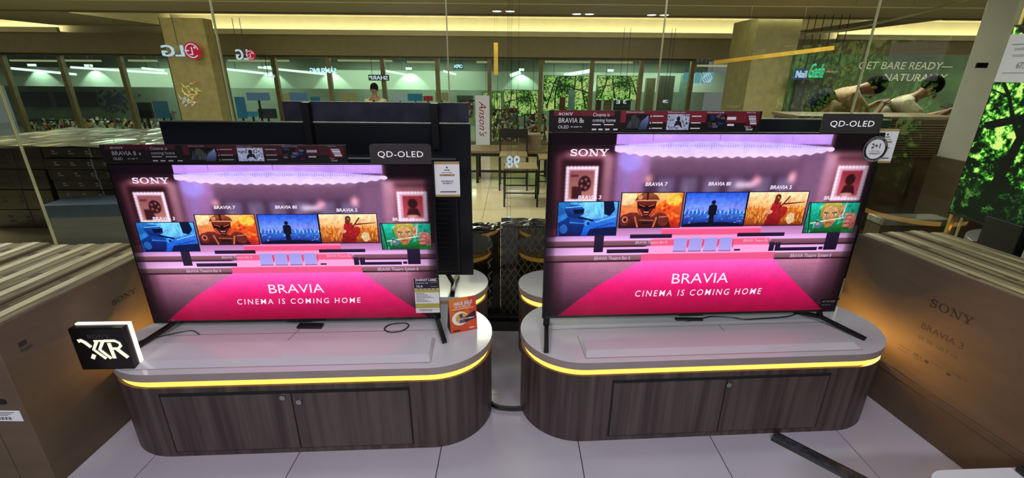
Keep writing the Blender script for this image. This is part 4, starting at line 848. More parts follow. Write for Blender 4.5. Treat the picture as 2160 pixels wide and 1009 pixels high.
# ------------------------------------------------------------------ floor cable duct
a = at(1632, 920, z=0); b = at(1805, 1009, z=0); d = (b-a).normalized(); b = a+d*.8; a = a+d*.0; an = math.atan2(d.y, d.x); L = (b-a).length
e = empty('cable_duct', 'black and silver cable duct crossing the floor at lower right', 'cable duct', (a.x, a.y, 0), an)
MB().add([(0, -.042, 0), (L, -.042, 0), (L, -.022, .014), (0, -.022, .014), (0, .022, .014), (L, .022, .014), (0, .042, 0), (L, .042, 0)], [(0, 1, 2, 3), (3, 2, 5, 4), (4, 5, 7, 6), (0, 3, 4, 6), (1, 7, 5, 2)]).build('duct_cover', M['black'], e)
MB().box((.0, -.030, .0095), (L, .014, .0160)).build('silver_tape', mat('silver_tape', (92, 94, 108), .3, metal=.8, noise=.5, scale=(30, 30, 30), bump=.6), e)

# ------------------------------------------------------------------ beyond the glass: wrapped crates
def crate(label, x0, x1, y0, y1, z1, quilt=False, sheet='crate'):
    e = empty('wrapped_crate', label, 'crate', (x0, y0, 0)); X, Y = x1-x0, y1-y0
    MB().box((0, 0, 0), (X, Y, z1)).build('crate_body', M[sheet], e, bevel=.015)
    m = MB()
    if quilt:
        n = 7; st_ = X/4
        for k in range(-10, 16):
            for sg in (1, -1):
                x_a = k*st_*.5; pts = []
                # diagonal strings clipped to the front face
                for t in (0, 1): pass
                za, zb_ = 0, z1; xa = x_a; xb = x_a+sg*z1*.62
                t0_, t1_ = 0., 1.
                for lo, hi, s0, s1 in ((0, X, xa, xb),):
                    if abs(s1-s0) > 1e-6:
                        u0, u1 = (lo-s0)/(s1-s0), (hi-s0)/(s1-s0)
                        if u0 > u1: u0, u1 = u1, u0
                        t0_ = max(t0_, u0); t1_ = min(t1_, u1)
                if t1_-t0_ > .02: m.bar((xa+(xb-xa)*t0_, -.006, z1*t0_), (xa+(xb-xa)*t1_, -.006, z1*t1_), .006, .007)
        m.build('net_cord', mat('net_cord', (112, 100, 78), .4), e)
    else:
        for k in range(6): z = z1*(.12+.15*k); m.add([(X*.62, -.003, z), (X*.72, -.003, z+.02), (X*.66, -.003, z+.05), (X*.78, -.003, z+.075), (X*.75, -.003, z+.08), (X*.6, -.003, z+.05), (X*.66, -.003, z+.022)], [(0, 1, 2, 3, 4, 5, 6)])
        m.build('logo_print', M['greytx'], e)
    m = MB(); nx_ = 10
    g_ = [(X*i/nx_, Y*j/nx_, z1+.002+.014*random.random()) for j in range(nx_+1) for i in range(nx_+1)]
    m.add(g_, [(j*(nx_+1)+i, j*(nx_+1)+i+1, (j+1)*(nx_+1)+i+1, (j+1)*(nx_+1)+i) for j in range(nx_) for i in range(nx_)])
    m.build('wrap_film', M['crate'], e)
    return e
crate('black film-wrapped crate behind the glass, left one in the gap', -.30, -.079, 2.84, 2.98, .642)
crate('black crate netted with diamond cords behind the glass, right of the gap', -.075, .30, 2.84, 3.02, .665, quilt=True)
# table, stools, brown carton, white upright sign
def stool(label, p, seat_z, w=.36, back=False):
    e = empty('tall_stool', label, 'stool', (p.x, p.y, 0))
    MB().box((-w/2, -w/2, seat_z-.02), (w/2, w/2, seat_z)).build('seat', mat('stool_seat', (120, 104, 78), .5), e, bevel=.004)
    for sx in (-1, 1):
        for sy in (-1, 1): MB().box((sx*w/2-.012, sy*w/2-.012, 0), (sx*w/2+.012, sy*w/2+.012, seat_z-.02 if not (back and sy > 0) else seat_z+.33)).build('leg', M['black'], e)
    m = MB(); z = seat_z*.35
    for s in (-1, 1): m.box((-w/2, s*w/2-.008, z), (w/2, s*w/2+.008, z+.016)); m.box((s*w/2-.008, -w/2, z), (s*w/2+.008, w/2, z+.016))
    m.build('stretcher', M['black'], e)
    if back: MB().box((-w/2, w/2-.01, seat_z+.2), (w/2, w/2+.012, seat_z+.33)).build('backrest', M['black'], e)
p = at(1098, 432, z=0); zs = at(1090, 352, y=p.y).z
stool('black tall stool standing between the two lit televisions beyond the glass', p+Vector((0, .1, 0)), zs, .42)
p = at(1068, 404, z=0); zs2 = at(1065, 330, y=p.y).z
stool('black tall stool behind the first one beyond the glass', p+Vector((.1, .25, 0)), zs2, .40, back=True)
p = at(1128, 410, z=0)
stool('black tall stool half hidden by the right lit television', p+Vector((.25, .2, 0)), zs2, .4)
ta = at(1003, 318, y=6.9); tb = at(1165, 318, y=6.9); 
e = empty('bar_table', 'long narrow bar table with brown top and black frame beyond the glass', 'table', (ta.x-.9, 6.9, 0)); Lt = tb.x-ta.x+.9
MB().box((0, 0, ta.z-.04), (Lt, .6, ta.z)).build('tabletop', mat('table_brown', (96, 76, 52), .4), e, bevel=.004)
MB().box((.03, .03, ta.z-.09), (Lt-.03, .57, ta.z-.041)).build('apron', M['black'], e)
for x in (.04, .9, Lt-.08):
    for y in (.04, .52): MB().box((x, y, 0), (x+.04, y+.04, ta.z-.09)).build('leg', M['black'], e)
MB().box((.04, .28, .12), (Lt-.04, .32, .15)).build('stretcher', M['black'], e)
a = at(1094, 318, y=6.95); b = at(1142, 286, y=6.95)
e = empty('brown_carton', 'brown carton standing on the bar table beyond the glass', 'carton', (a.x, 6.95, ta.z+.001))
MB().box((0, 0, 0), (b.x-a.x, .35, b.z-a.z)).build('carton_body', M['card'], e, bevel=.003); MB().box((0, .14, b.z-a.z), (b.x-a.x, .2, b.z-a.z+.003)).build('tape', M['tape'], e)
# glowing mirror-written letters and numbers standing in for reflections in the shop glass
def glowtext(name, label, t, px0, px1, py0, py1, d, m, mirror=True, shear=0, bold=.01, ext=.02, cat='sign', frame=None):
    a = at(px0, py1, y=d); b = at(px1, py0, y=d); vs, fs = textmesh(t, 'LEFT', bold, shear, 1, 0); x0 = min(v[0] for v in vs); x1 = max(v[0] for v in vs); y0 = min(v[1] for v in vs); y1 = max(v[1] for v in vs)
    kx = (b.x-a.x)/(x1-x0); kz = (b.z-a.z)/(y1-y0); e = empty(name, label, cat, (a.x, d, a.z)); mb = MB()
    n = len(vs)
    for off in (0, .03):
        mb.add([((x1-v[0] if mirror else v[0]-x0)*kx, off, (v[1]-y0)*kz) for v in vs], fs)
    mb.build('lettering', m, e)
    w_, h_ = b.x-a.x, b.z-a.z
    if frame: MB().box((-w_*.06, .035, -h_*.25), (w_*1.06, .06, h_*1.25)).build('backing', frame, e)
    else: MB().box((0, .03, h_*.45), (w_, .034, h_*.55)).build('mounting_rail', M['olive'], e)
    return e
BW = mat('blue_white_glow', (205, 225, 255), emit=1.0); CY = mat('cyan_glow', (190, 240, 255), emit=1.6)
glowtext('reflected_number', 'glowing reflection of the number 98 in front of the tall stool', '98', 1068, 1097, 330, 355, 3.8, BW)
glowtext('reflected_number', 'small glowing reflected figure 8 above the netted crate', '8', 1067, 1079, 458, 474, 3.3, BW)
glowtext('mirrored_sign', 'glowing reflection of brand letters before the cream column', 'LG', 343, 383, 95, 119, 9.0, BW)
glowtext('mirrored_sign', 'smaller glowing reflection of brand letters right of the first glass seam', 'LG', 499, 520, 104, 126, 9.0, BW)
def roundlogo(label, px, py, rpx):  # logo reflected in the glass, modelled as a lit disc
    c0 = at(px, py, y=8.98); r_ = (at(px+rpx, py, y=8.98).x-c0.x); e = empty('logo_reflection', label, 'logo', c0)
    MB().tube([(0, .03, 0), (0, 0, 0)], r_, 32).build('disc', mat('logo_red', (205, 40, 60), emit=.8), e)
    m = MB(); n = 32; q = r_*.72
    m.add([(rr*math.cos(t), -.003, rr*math.sin(t)) for rr in (r_*.84, r_*.72) for t in [PI*.05+1.72*PI*i/n for i in range(n+1)]], [(i, i+1, n+2+i, n+1+i) for i in range(n)])
    m.box((-.06*r_, -.004, -r_*.45), (.08*r_, -.002, r_*.4)); m.box((-.4*r_, -.004, -r_*.5), (.08*r_, -.002, -r_*.38)); m.box((-.9*r_, -.004, -.07*r_), (-.35*r_, -.002, .07*r_)); m.tube([(.4*r_, -.004, .35*r_), (.4*r_, -.002, .35*r_)], r_*.13, 10)
    m.build('emblem', BW, e)
roundlogo('glowing reflection of a red round logo beside the large mirror-written letters', 405, 107, 17)
roundlogo('smaller glowing reflection of a red round logo right of the first glass seam', 528, 116, 10)
glowtext('mirrored_sign', 'glowing reflection of a brand word over the storefront, seven letters', 'SAMSUNG', 654, 708, 144, 154, 10.85, CY)
glowtext('mirrored_sign', 'reflected mirror-written word on a dark panel above the guard', 'SHARP', 779, 817, 160, 168, 10.85, BW, frame=M['dgrey'])
glowtext('mirrored_sign', 'small blue mirror-written sign left of the storefront', 'Pana', 562, 578, 158, 164, 10.85, BW)
glowtext('mirrored_sign', 'tiny cyan sign panel right of the second glass seam', 'OPEN', 958, 975, 136, 144, 10.4, CY, frame=mat('cyan_panel', (40, 90, 100), emit=.6))
glowtext('mirrored_sign', 'tiny white glowing figures over the right banner strip', '3 E', 1300, 1322, 211, 219, 10.2, BW)
glowtext('mirrored_sign', 'second tiny glowing figure over the right banner strip', '3', 1398, 1410, 211, 217, 10.2, BW)
glowtext('shop_name', 'white glowing shop word on a blue sign by the olive column', 'Nail', 1679, 1704, 149, 164, 7.8, BW, mirror=False, frame=mat('blue_panel', (50, 90, 150), emit=.7))
glowtext('shop_name', 'green neon script beside the white shop word', 'Gaela', 1706, 1743, 134, 164, 7.75, mat('green_neon', (70, 235, 180), emit=1), mirror=False, shear=.5, bold=-.005)
glowtext('shop_name', 'faint dark block letters beside the green neon script', 'NICE\nDEVI', 1741, 1776, 134, 168, 7.75, M['dgrey'], mirror=False, bold=.01)
# upright white sign with red script
a = at(1004, 314, y=10.3); b = at(1032, 202, y=10.3)
e = empty('upright_sign', 'white upright sign with red vertical script on a red base', 'sign', (a.x, 10.3, 0)); w_ = b.x-a.x; h_ = b.z
MB().box((0, 0, .05), (w_, .08, h_)).build('board', mat('sign_white', (232, 228, 226), emit=.55), e)
MB().box((.02, -.02, 0), (w_-.02, .1, .05)).build('base', mat('sign_red', (150, 30, 40), .4), e)
m = MB(); m.text("Anson's", .155, (w_*.28, -.004, h_*.90), xd=(0, 0, -1), yd=(1, 0, 0), shear=.35, bold=.0, sx=1.05); m.build('lettering', mat('script_red', (176, 30, 46), emit=.55), e)

# ------------------------------------------------------------------ storefront contents
def panel(name, label, cat, x0, y0, x1, y1, d, th, m, extra=None):
    e = px_box(x0, y0, x1, y1, d, th).build(name, m); return tag(e, label, cat)
# tree reflections of the shop glass, painted on glowing panels
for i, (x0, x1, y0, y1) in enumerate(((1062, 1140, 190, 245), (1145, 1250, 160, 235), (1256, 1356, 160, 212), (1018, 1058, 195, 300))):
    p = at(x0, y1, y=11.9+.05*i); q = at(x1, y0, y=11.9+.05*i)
    e = empty('foliage_reflection', 'bright green foliage reflection at the storefront, %s' % ('lower one right of the white upright sign', 'widest one under the ceiling tubes', 'right one over the banner strip', 'narrow dim one behind the white upright sign')[i], 'screen', (p.x, 11.9+.05*i, p.z))
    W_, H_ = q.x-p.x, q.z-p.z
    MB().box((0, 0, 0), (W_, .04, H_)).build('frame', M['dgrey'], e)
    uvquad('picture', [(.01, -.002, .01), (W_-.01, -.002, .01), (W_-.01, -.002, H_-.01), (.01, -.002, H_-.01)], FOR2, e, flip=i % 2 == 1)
# dark wall openings and appliances, left bay
for i, (x0, x1) in enumerate(((34, 100), (116, 146), (151, 204))):
    p = panel('wall_screen', 'dark rectangular screen on the store wall, %s of three at far left' % ('leftmost', 'middle', 'rightmost')[i], 'screen', x0, 194, x1, 226, 14.6, .06, M['dgrey'])
for i, (x0, y0, x1, y1, m) in enumerate(((292, 216, 318, 250, M['black']), (325, 214, 352, 250, mat('blue_screen', (60, 100, 120), emit=.5)))):
    panel('upright_display', ('black upright display left of the cream column', 'bluish upright display touching the cream column')[i], 'display', x0, y0, x1, y1, 11.8, .08, m)
# appliances and screens, centre bays
cols = [(70, 130, 170), (60, 60, 70), (120, 150, 200), (190, 180, 130), (70, 150, 190), (200, 60, 70), (210, 225, 235), (90, 110, 90)]
lay = [(498, 205, 515, 250, 0), (520, 196, 565, 212, 2), (522, 236, 540, 246, 4), (545, 230, 580, 250, 1), (592, 198, 608, 215, 3), (610, 196, 645, 214, 2), (655, 205, 672, 214, 0), (716, 196, 750, 213, 3), (828, 198, 858, 213, 6), (860, 198, 890, 213, 4), (893, 203, 912, 213, 5), (918, 196, 945, 213, 3), (964, 202, 998, 232, 7)]
where = ['blue, first right of the cream column', 'pale blue, high under the fascia', 'small cyan', 'dark, beside the small cyan one', 'cream, left of the header board', 'pale blue, over the header board', 'teal, over the header board', 'cream, left of the guard', 'white, first right of the guard', 'cyan, second right of the guard', 'red, third right of the guard', 'cream, left of the second glass seam', 'dark green, left of the upright sign']
for i, (x0, y0, x1, y1, k) in enumerate(lay):
    e = px_box(x0, y0, x1, y1, 12.1+.13*i, .1).build('shop_display', mat('display_%d' % k, cols[k], emit=.42)); tag(e, 'small lit store display, %s' % where[i], 'display')
# garment racks: countless hanging clothes
def racks(label, px0, px1, py0, py1, d, n, pal):
    e = empty('garment_rack', label, 'rack', (at(px0, py1, y=d).x, d, 0)); ox = e.location.x
    for k, c_ in enumerate(pal):
        m = MB()
        for _ in range(n):
            px = random.uniform(px0, px1); py = random.uniform(py0, py1); p = at(px, py, y=d); w_ = random.uniform(.03, .11); h_ = random.uniform(.03, .10); dy = random.uniform(0, .5)
            tl = random.uniform(-.02, .02)
            m.add([(p.x-ox, dy, p.z), (p.x-ox+w_, dy, p.z), (p.x-ox+w_*.8+tl, dy+.02, p.z+h_), (p.x-ox+w_*.2+tl, dy+.02, p.z+h_), (p.x-ox+w_/2, dy+.06, p.z)], [(0, 1, 2, 3), (1, 4, 2), (0, 3, 4)])
        o = m.build('hanging_clothes', mat('garment_%02x%02x%02x' % c_, c_, .8), e); o['kind'] = 'stuff'
    zt = at((px0+px1)/2, py0, y=d).z
    MB().box((0, .2, zt), (at(px1, py0, y=d).x-ox, .24, zt+.03)).build('rail', M['metal'], e)
    for x in (0, at(px1, py0, y=d).x-ox): MB().box((x, .2, 0), (x+.03, .24, zt)).build('upright', M['metal'], e)
    return e
pal = [(200, 190, 150), (150, 50, 44), (60, 90, 80), (214, 214, 200), (190, 140, 60), (40, 44, 54), (150, 160, 170)]
racks('long rack crammed with colourful clothes behind the left storefront panes', 55, 288, 258, 288, 11.7, 70, pal)
racks('clothes rack by the doorway left of the cream column', 294, 345, 240, 285, 12.5, 22, [(90, 50, 56), (60, 66, 90), (170, 160, 140)])
racks('heaps of colourful goods behind the upright white sign', 1034, 1090, 235, 310, 11.12, 60, [(150, 60, 50), (120, 160, 80), (70, 90, 120), (200, 190, 170), (60, 50, 44)])
racks('rack of folded goods at the right storefront panes', 1105, 1150, 245, 300, 11.12, 26, [(150, 60, 50), (90, 120, 150), (210, 200, 180), (60, 50, 44)])
racks('dark rack of goods left of the upright sign', 968, 1000, 215, 260, 11.4, 22, [(150, 50, 56), (60, 66, 90), (170, 190, 140)])
# blue-grey decals / foliage on the left store wall
m = MB()
for _ in range(90):
    p = at(random.gauss(235, 16), random.gauss(218, 11), y=14.99); m.add([(p.x, 14.999, p.z), (p.x+.12, 14.99, p.z+.06), (p.x+.05, 14.97, p.z+.14)], [(0, 1, 2)])
o = m.build('wall_foliage', mat('decal_teal', (60, 88, 104), .7)); o['kind'] = 'stuff'; tag(o, 'dark teal leafy wall decoration above the clothes racks', 'wall decoration')
# brick-red and dark strips right bays
for i, (x0, x1, y0, y1, c_) in enumerate(((1180, 1192, 205, 250, (110, 60, 44)), (1198, 1212, 190, 250, (120, 150, 160)), (1222, 1240, 195, 235, (110, 80, 56)), (1258, 1268, 205, 240, (60, 40, 36)), (1275, 1290, 205, 240, (110, 96, 74)), (1296, 1330, 212, 236, (50, 46, 56)), (1362, 1380, 165, 235, (92, 88, 58)), (1390, 1420, 160, 235, (70, 70, 56)), (1436, 1460, 158, 235, (112, 140, 132)), (1532, 1560, 150, 235, (60, 80, 66)))):
    o = px_box(x0, y0, x1, y1, 11.9+.04*i, .15).build('pillar_panel', mat('strip_%d' % i, c_, .6)); tag(o, 'narrow upright store panel, %s' % ('brick red above the right banner', 'pale blue-grey above the right banner', 'brown beside the pale blue-grey one', 'dark brown under the foliage reflection', 'tan under the foliage reflection', 'dark low one with glowing figures', 'olive left of the third glass seam', 'dark olive behind the third glass seam', 'pale green right of the third glass seam', 'dark green next to the olive column')[i], 'panel')
for i, (x0, x1, y0, y1) in enumerate(((1467, 1478, 153, 176), (1482, 1505, 152, 176), (1443, 1462, 153, 170))):
    o = px_box(x0, y0, x1, y1, 11.6, .05).build('lit_poster', mat('poster_cyan', (120, 190, 215), emit=.7)); tag(o, 'cyan lit poster right of the third glass seam, %s' % ('narrow middle one', 'widest one with wavy lines', 'leftmost pale one')[i], 'poster')
o = MB()
for k in range(5):
    for s in range(6): p = at(1484+k*4+2*math.sin(s*1.3+k), 154+s*3.4, y=11.58); q = at(1484+k*4+2*math.sin((s+1)*1.3+k), 154+(s+1)*3.4, y=11.58); o.bar(p, q, .015, .015)
tag(o.build('wave_print', BW), 'white wavy line print on the widest cyan poster', 'print')

# columns
a = at(345, 85, y=9.1); b = at(436, 85, y=9.1)
e = empty('mall_column', 'wide cream column left of centre behind the glass, behind the reflected glowing letters', 'column', ((a.x+b.x)/2, 9.1+.4, 0)); w_ = (b.x-a.x)/2
MB().box((-w_, -.4, 0), (w_, -.12, CZ)).build('shaft', mat('column_cream', (132, 122, 82), .7), e, bevel=.01); MB().box((-w_-.02, -.42, 0), (w_+.02, .52, .12)).build('plinth', M['olive'], e)
# splash picture on the column
m = {k: MB() for k in range(4)}
for _ in range(60):
    k = random.randrange(4); ang = random.uniform(0, 2*PI); rr = random.uniform(0, 1)**.7
    px = 404+math.cos(ang)*16*rr+(3 if k == 1 else -4 if k == 2 else 0); py = 200+math.sin(ang)*24*rr-(8 if k == 0 else -6 if k == 2 else 0)
    p = at(px, py, y=9.09); l_ = random.uniform(.04, .14); a_ = random.uniform(0, PI)
    m[k].add([(p.x, 9.09, p.z), (p.x+l_*math.cos(a_), 9.088, p.z+l_*math.sin(a_)), (p.x+l_*.4*math.cos(a_+1), 9.086, p.z+l_*.4*math.sin(a_+1))], [(0, 1, 2)])
e = empty('wall_decal', 'multicoloured paint-splash decal on the cream column', 'decal', (0, 0, 0))
for k, c_ in enumerate(((190, 200, 90), (200, 130, 80), (180, 190, 214), (214, 206, 170))): o = m[k].build('splash', mat('splash_%d' % k, c_, .6), e); o['kind'] = 'stuff'
a = at(1590, 100, y=8.2); b = at(1682, 100, y=8.2)
e = empty('mall_column', 'olive square column right of centre beside the blue shop sign', 'column', ((a.x+b.x)/2, 8.6, 0)); w_ = (b.x-a.x)/2
MB().box((-w_, -.4, 0), (w_, .5, CZ)).build('shaft', mat('column_olive', (120, 113, 78), .7), e, bevel=.01); MB().box((-w_-.02, -.42, 0), (w_+.02, .52, .12)).build('plinth', M['olive'], e)
# green hoarding with lettering
a = at(1680, 118, y=8.1); b = at(2045, 118, y=8.1)
e = empty('hoarding', 'green leafy hoarding with pale slogan letters behind the two bending people', 'hoarding', (a.x, 8.1, 0)); W_ = b.x-a.x
MB().box((0, 0, 0), (W_, .1, 1.96)).build('board', mat('hoarding_green', (70, 104, 62), .6, rgb2=(44, 66, 44), scale=(1.6, 1.6, 2.4)), e)
m = MB(); a1 = at(1808, 148, y=8.09); b1 = at(1990, 135, y=8.09)
m.text('GET BARE READY\u2014', .115, (a1.x-a.x, -.006, a1.z+.02), sx=(b1.x-a1.x)/(1.62*.115*7.0), bold=.006, shear=.12); a2 = at(1862, 164, y=8.09); m.text('NATURALLY', .115, (a2.x-a.x, -.006, a2.z-.05), sx=1.15, bold=.006, shear=.12)
m.build('lettering', mat('slogan', (196, 206, 184), .6), e)
m = MB()
for _ in range(220):
    x = random.uniform(.1, 1.0); z = random.uniform(.4, 1.75); m.add([(x, -.01, z), (x+random.uniform(.02, .08), -.03, z+random.uniform(.02, .09)), (x-.03, -.015, z+.06)], [(0, 1, 2)])
o = m.build('leaf_garland', mat('garland', (84, 96, 50), .7), e); o['kind'] = 'stuff'
# bay with dark doorway between column and hoarding
panel('shop_doorway', 'dark shop doorway under the blue and green shop signs', 'doorway', 1668, 168, 1745, 300, 8.02, .05, M['dgrey'])
# white nearby column with plate
a = at(2048, 108, y=4.3); b = at(2150, 108, y=4.3)
e = empty('white_column', 'white panelled column beside the forest television', 'column', (a.x, 3.9, 0))
zb0 = .9
MB().box((0, 0, zb0+.02), (b.x-a.x+.3, .4, CZ)).build('shaft', mat('column_white', (200, 200, 196), .5, noise=.04), e, bevel=.006)
MB().box((-.02, -.03, 0), (b.x-a.x+.32, .42, zb0+.02)).build('lower_cladding', M['brown'], e)
MB().box((.17, -.003, zb0), (.176, 0, CZ)).build('panel_joint', M['dgrey'], e)
pz = at(2068, 138, y=3.9); MB().box((pz.x-a.x-.04, -.012, pz.z-.02), (pz.x-a.x+.05, 0, pz.z+.02)).build('name_plate', M['metal'], e, bevel=.002)

# counter beyond the glass at right
a = at(1880, 246, y=4.6); b = at(2034, 246, y=4.6)
e = empty('kiosk_counter', 'brown louvred counter the two people bend over', 'counter', (a.x-.9, 4.6, 0)); L = b.x-a.x+.9; ch = a.z
MB().box((0, 0, ch-.03), (L, .5, ch)).build('worktop', mat('counter_top', (120, 104, 76), .3), e, bevel=.004)
MB().box((.02, .03, 0), (L-.02, .48, ch-.03)).build('carcass', M['brown'], e)
n = 14
for i in range(n): MB().box((.9, 0.0, ch-.06-.024*(i+1)), (L-.05, .03, ch-.048-.024*(i+1))).build('slat', mat('slat_brown', (112, 92, 66), .5), e)
for k in range(4): MB().box((.1+k*L/4, .012, .12), (.05+(k+1)*L/4-.03, .03, ch-.5)).build('door', mat('counter_door', (100, 84, 62), .5), e, bevel=.003)
MB().box((.0, -.05, .03), (L, .03, .09)).build('foot_rail', mat('rail_tan', (150, 130, 90), .3), e)
# low wrapped bundle behind the glass, right
e = px_box(1862, 464, 2010, 478, 3.1, .16).build('wrapped_bundle', M['wrap'], bevel=.01); tag(e, 'low plastic-wrapped bundle just behind the glass above the right cartons', 'bundle')
zt = at(1930, 478, y=3.1).z
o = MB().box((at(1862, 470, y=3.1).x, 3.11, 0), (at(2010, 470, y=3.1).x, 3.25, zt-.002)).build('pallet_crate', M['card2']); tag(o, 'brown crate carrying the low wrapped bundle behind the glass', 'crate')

# pallet of dark cartons beyond the glass at left
lay_n = 0
def darkstack(px0, px1, pyt, d, depth, n, which, sheet='crate'):
    x0 = at(px0, (pyt+450)/2, y=d).x; x1 = at(px1, (pyt+450)/2, y=d).x; zt = at((px0+px1)/2, pyt, y=d).z; h = zt/n
    for k in range(n):
        j = random.uniform(-.015, .015); lo = 'lowest' if k == 0 else 'topmost' if k == n-1 else ('second', 'third', 'fourth', 'fifth', 'sixth', 'seventh', 'eighth')[k-1]+' from the bottom'
        e = empty('dark_carton', 'dark film-wrapped flat carton, %s in the %s stack behind the glass' % (lo, which), 'carton', (x0+j, d+random.uniform(0, .04), k*h), group='dark cartons stacked behind the left glass')
        MB().box((0, 0, .002), (x1-x0, depth, h-.003)).build('carton_body', mat('dark_carton', (60, 54, 50), .3, noise=.3, scale=(3, 3, 12), coat=.6), e, bevel=.005)
        m = MB(); L_ = x1-x0
        for q in range(4): xx = L_*(.12+.22*q); m.box((xx, -.002, h*.35), (xx+L_*.07, -.001, h*.45)); m.box((xx, -.002, h*.55), (xx+L_*.04, -.001, h*.68))
        m.box((L_*.62, -.003, .004), (L_*.64, -.001, h-.004)); m.build('printed_marks', M['greytx'] if which == 'right' else M['dimtx'], e)
    return x0, x1, zt
x0, x1, zt = darkstack(105, 262, 312, 4.55, .8, 8, 'right')
o = MB()
nx, ny = 18, 8
gp = [(x0-1.0+(x1-x0+1.5)*i/nx, 4.5+1.5*j/ny, zt+.012+.02*random.random()) for j in range(ny+1) for i in range(nx+1)]
o.add(gp, [(j*(nx+1)+i, j*(nx+1)+i+1, (j+1)*(nx+1)+i+1, (j+1)*(nx+1)+i) for j in range(ny) for i in range(nx)])
tag(o.build('plastic_cover', M['wrap']), 'crumpled clear plastic sheet over the dark carton stacks behind the glass', 'plastic sheet')
darkstack(-70, 98, 314, 4.6, .9, 4, 'left')
darkstack(302, 345, 314, 4.75, .8, 5, 'hidden')
# translucent reflection in the glass, built as a solid blue and white carton
a = at(104, 492, z=0); 
e = empty('carton_reflection', 'pale blue and white carton reflection before the dark cartons', 'carton', (at(100, 480, y=4.05).x, 4.05, 0), R(8)); Wc = at(285, 440, y=4.05).x-e.location.x; zc2 = at(150, 436, y=4.05).z
MB().box((0, 0, 0), (Wc, .35, zc2)).build('carton_body', mat('carton_reflection', (142, 146, 150), .3, noise=.12, scale=(1, 1, 20), coat=.5), e, bevel=.01)
MB().box((.0, -.002, zc2*.72), (Wc, .352, zc2+.002)).build('blue_band', mat('blue_band', (86, 104, 136), .3, coat=.5), e)

# ------------------------------------------------------------------ people
SKIN = mat('skin', (122, 86, 66), .55, noise=.04); HAIR = mat('dark_hair', (10, 8, 8), .8, noise=.1, scale=(9, 9, 9), spec=.05)
def skin(name, J, E, m, parent, root=0, sub=2):
    me = bpy.data.meshes.new(name); bm = bmesh.new(); ly = bm.verts.layers.skin.verify()
    vs = []
    for (p, r_) in J:
        v = bm.verts.new(p); rr = r_ if isinstance(r_, tuple) else (r_, r_); v[ly].radius = rr; vs.append(v)
    vs[root][ly].use_root = True
    for a_, b_ in E: bm.edges.new((vs[a_], vs[b_]))
    bm.to_mesh(me); bm.free(); me.materials.append(m); o = bpy.data.objects.new(name, me); COL.objects.link(o); o.parent = parent
    s = o.modifiers.new('skin', 'SKIN'); s.use_smooth_shade = True; u = o.modifiers.new('sub', 'SUBSURF'); u.levels = sub; u.render_levels = sub
    return o
def sphere(mb, c, r, rx=1, ry=1, rz=1, nu=14, nv=10, mi=0, z0=-1):
    vs = []; fs = []
    for j in range(nv+1):
        t = PI*j/nv
        for i in range(nu): a_ = 2*PI*i/nu; vs.append((c[0]+r*rx*math.sin(t)*math.cos(a_), c[1]+r*ry*math.sin(t)*math.sin(a_), c[2]+r*rz*max(math.cos(t), z0)))
    for j in range(nv):
        for i in range(nu): fs.append((j*nu+i, (j+1)*nu+i, (j+1)*nu+(i+1) % nu, j*nu+(i+1) % nu))
    return mb.add(vs, fs, mi)
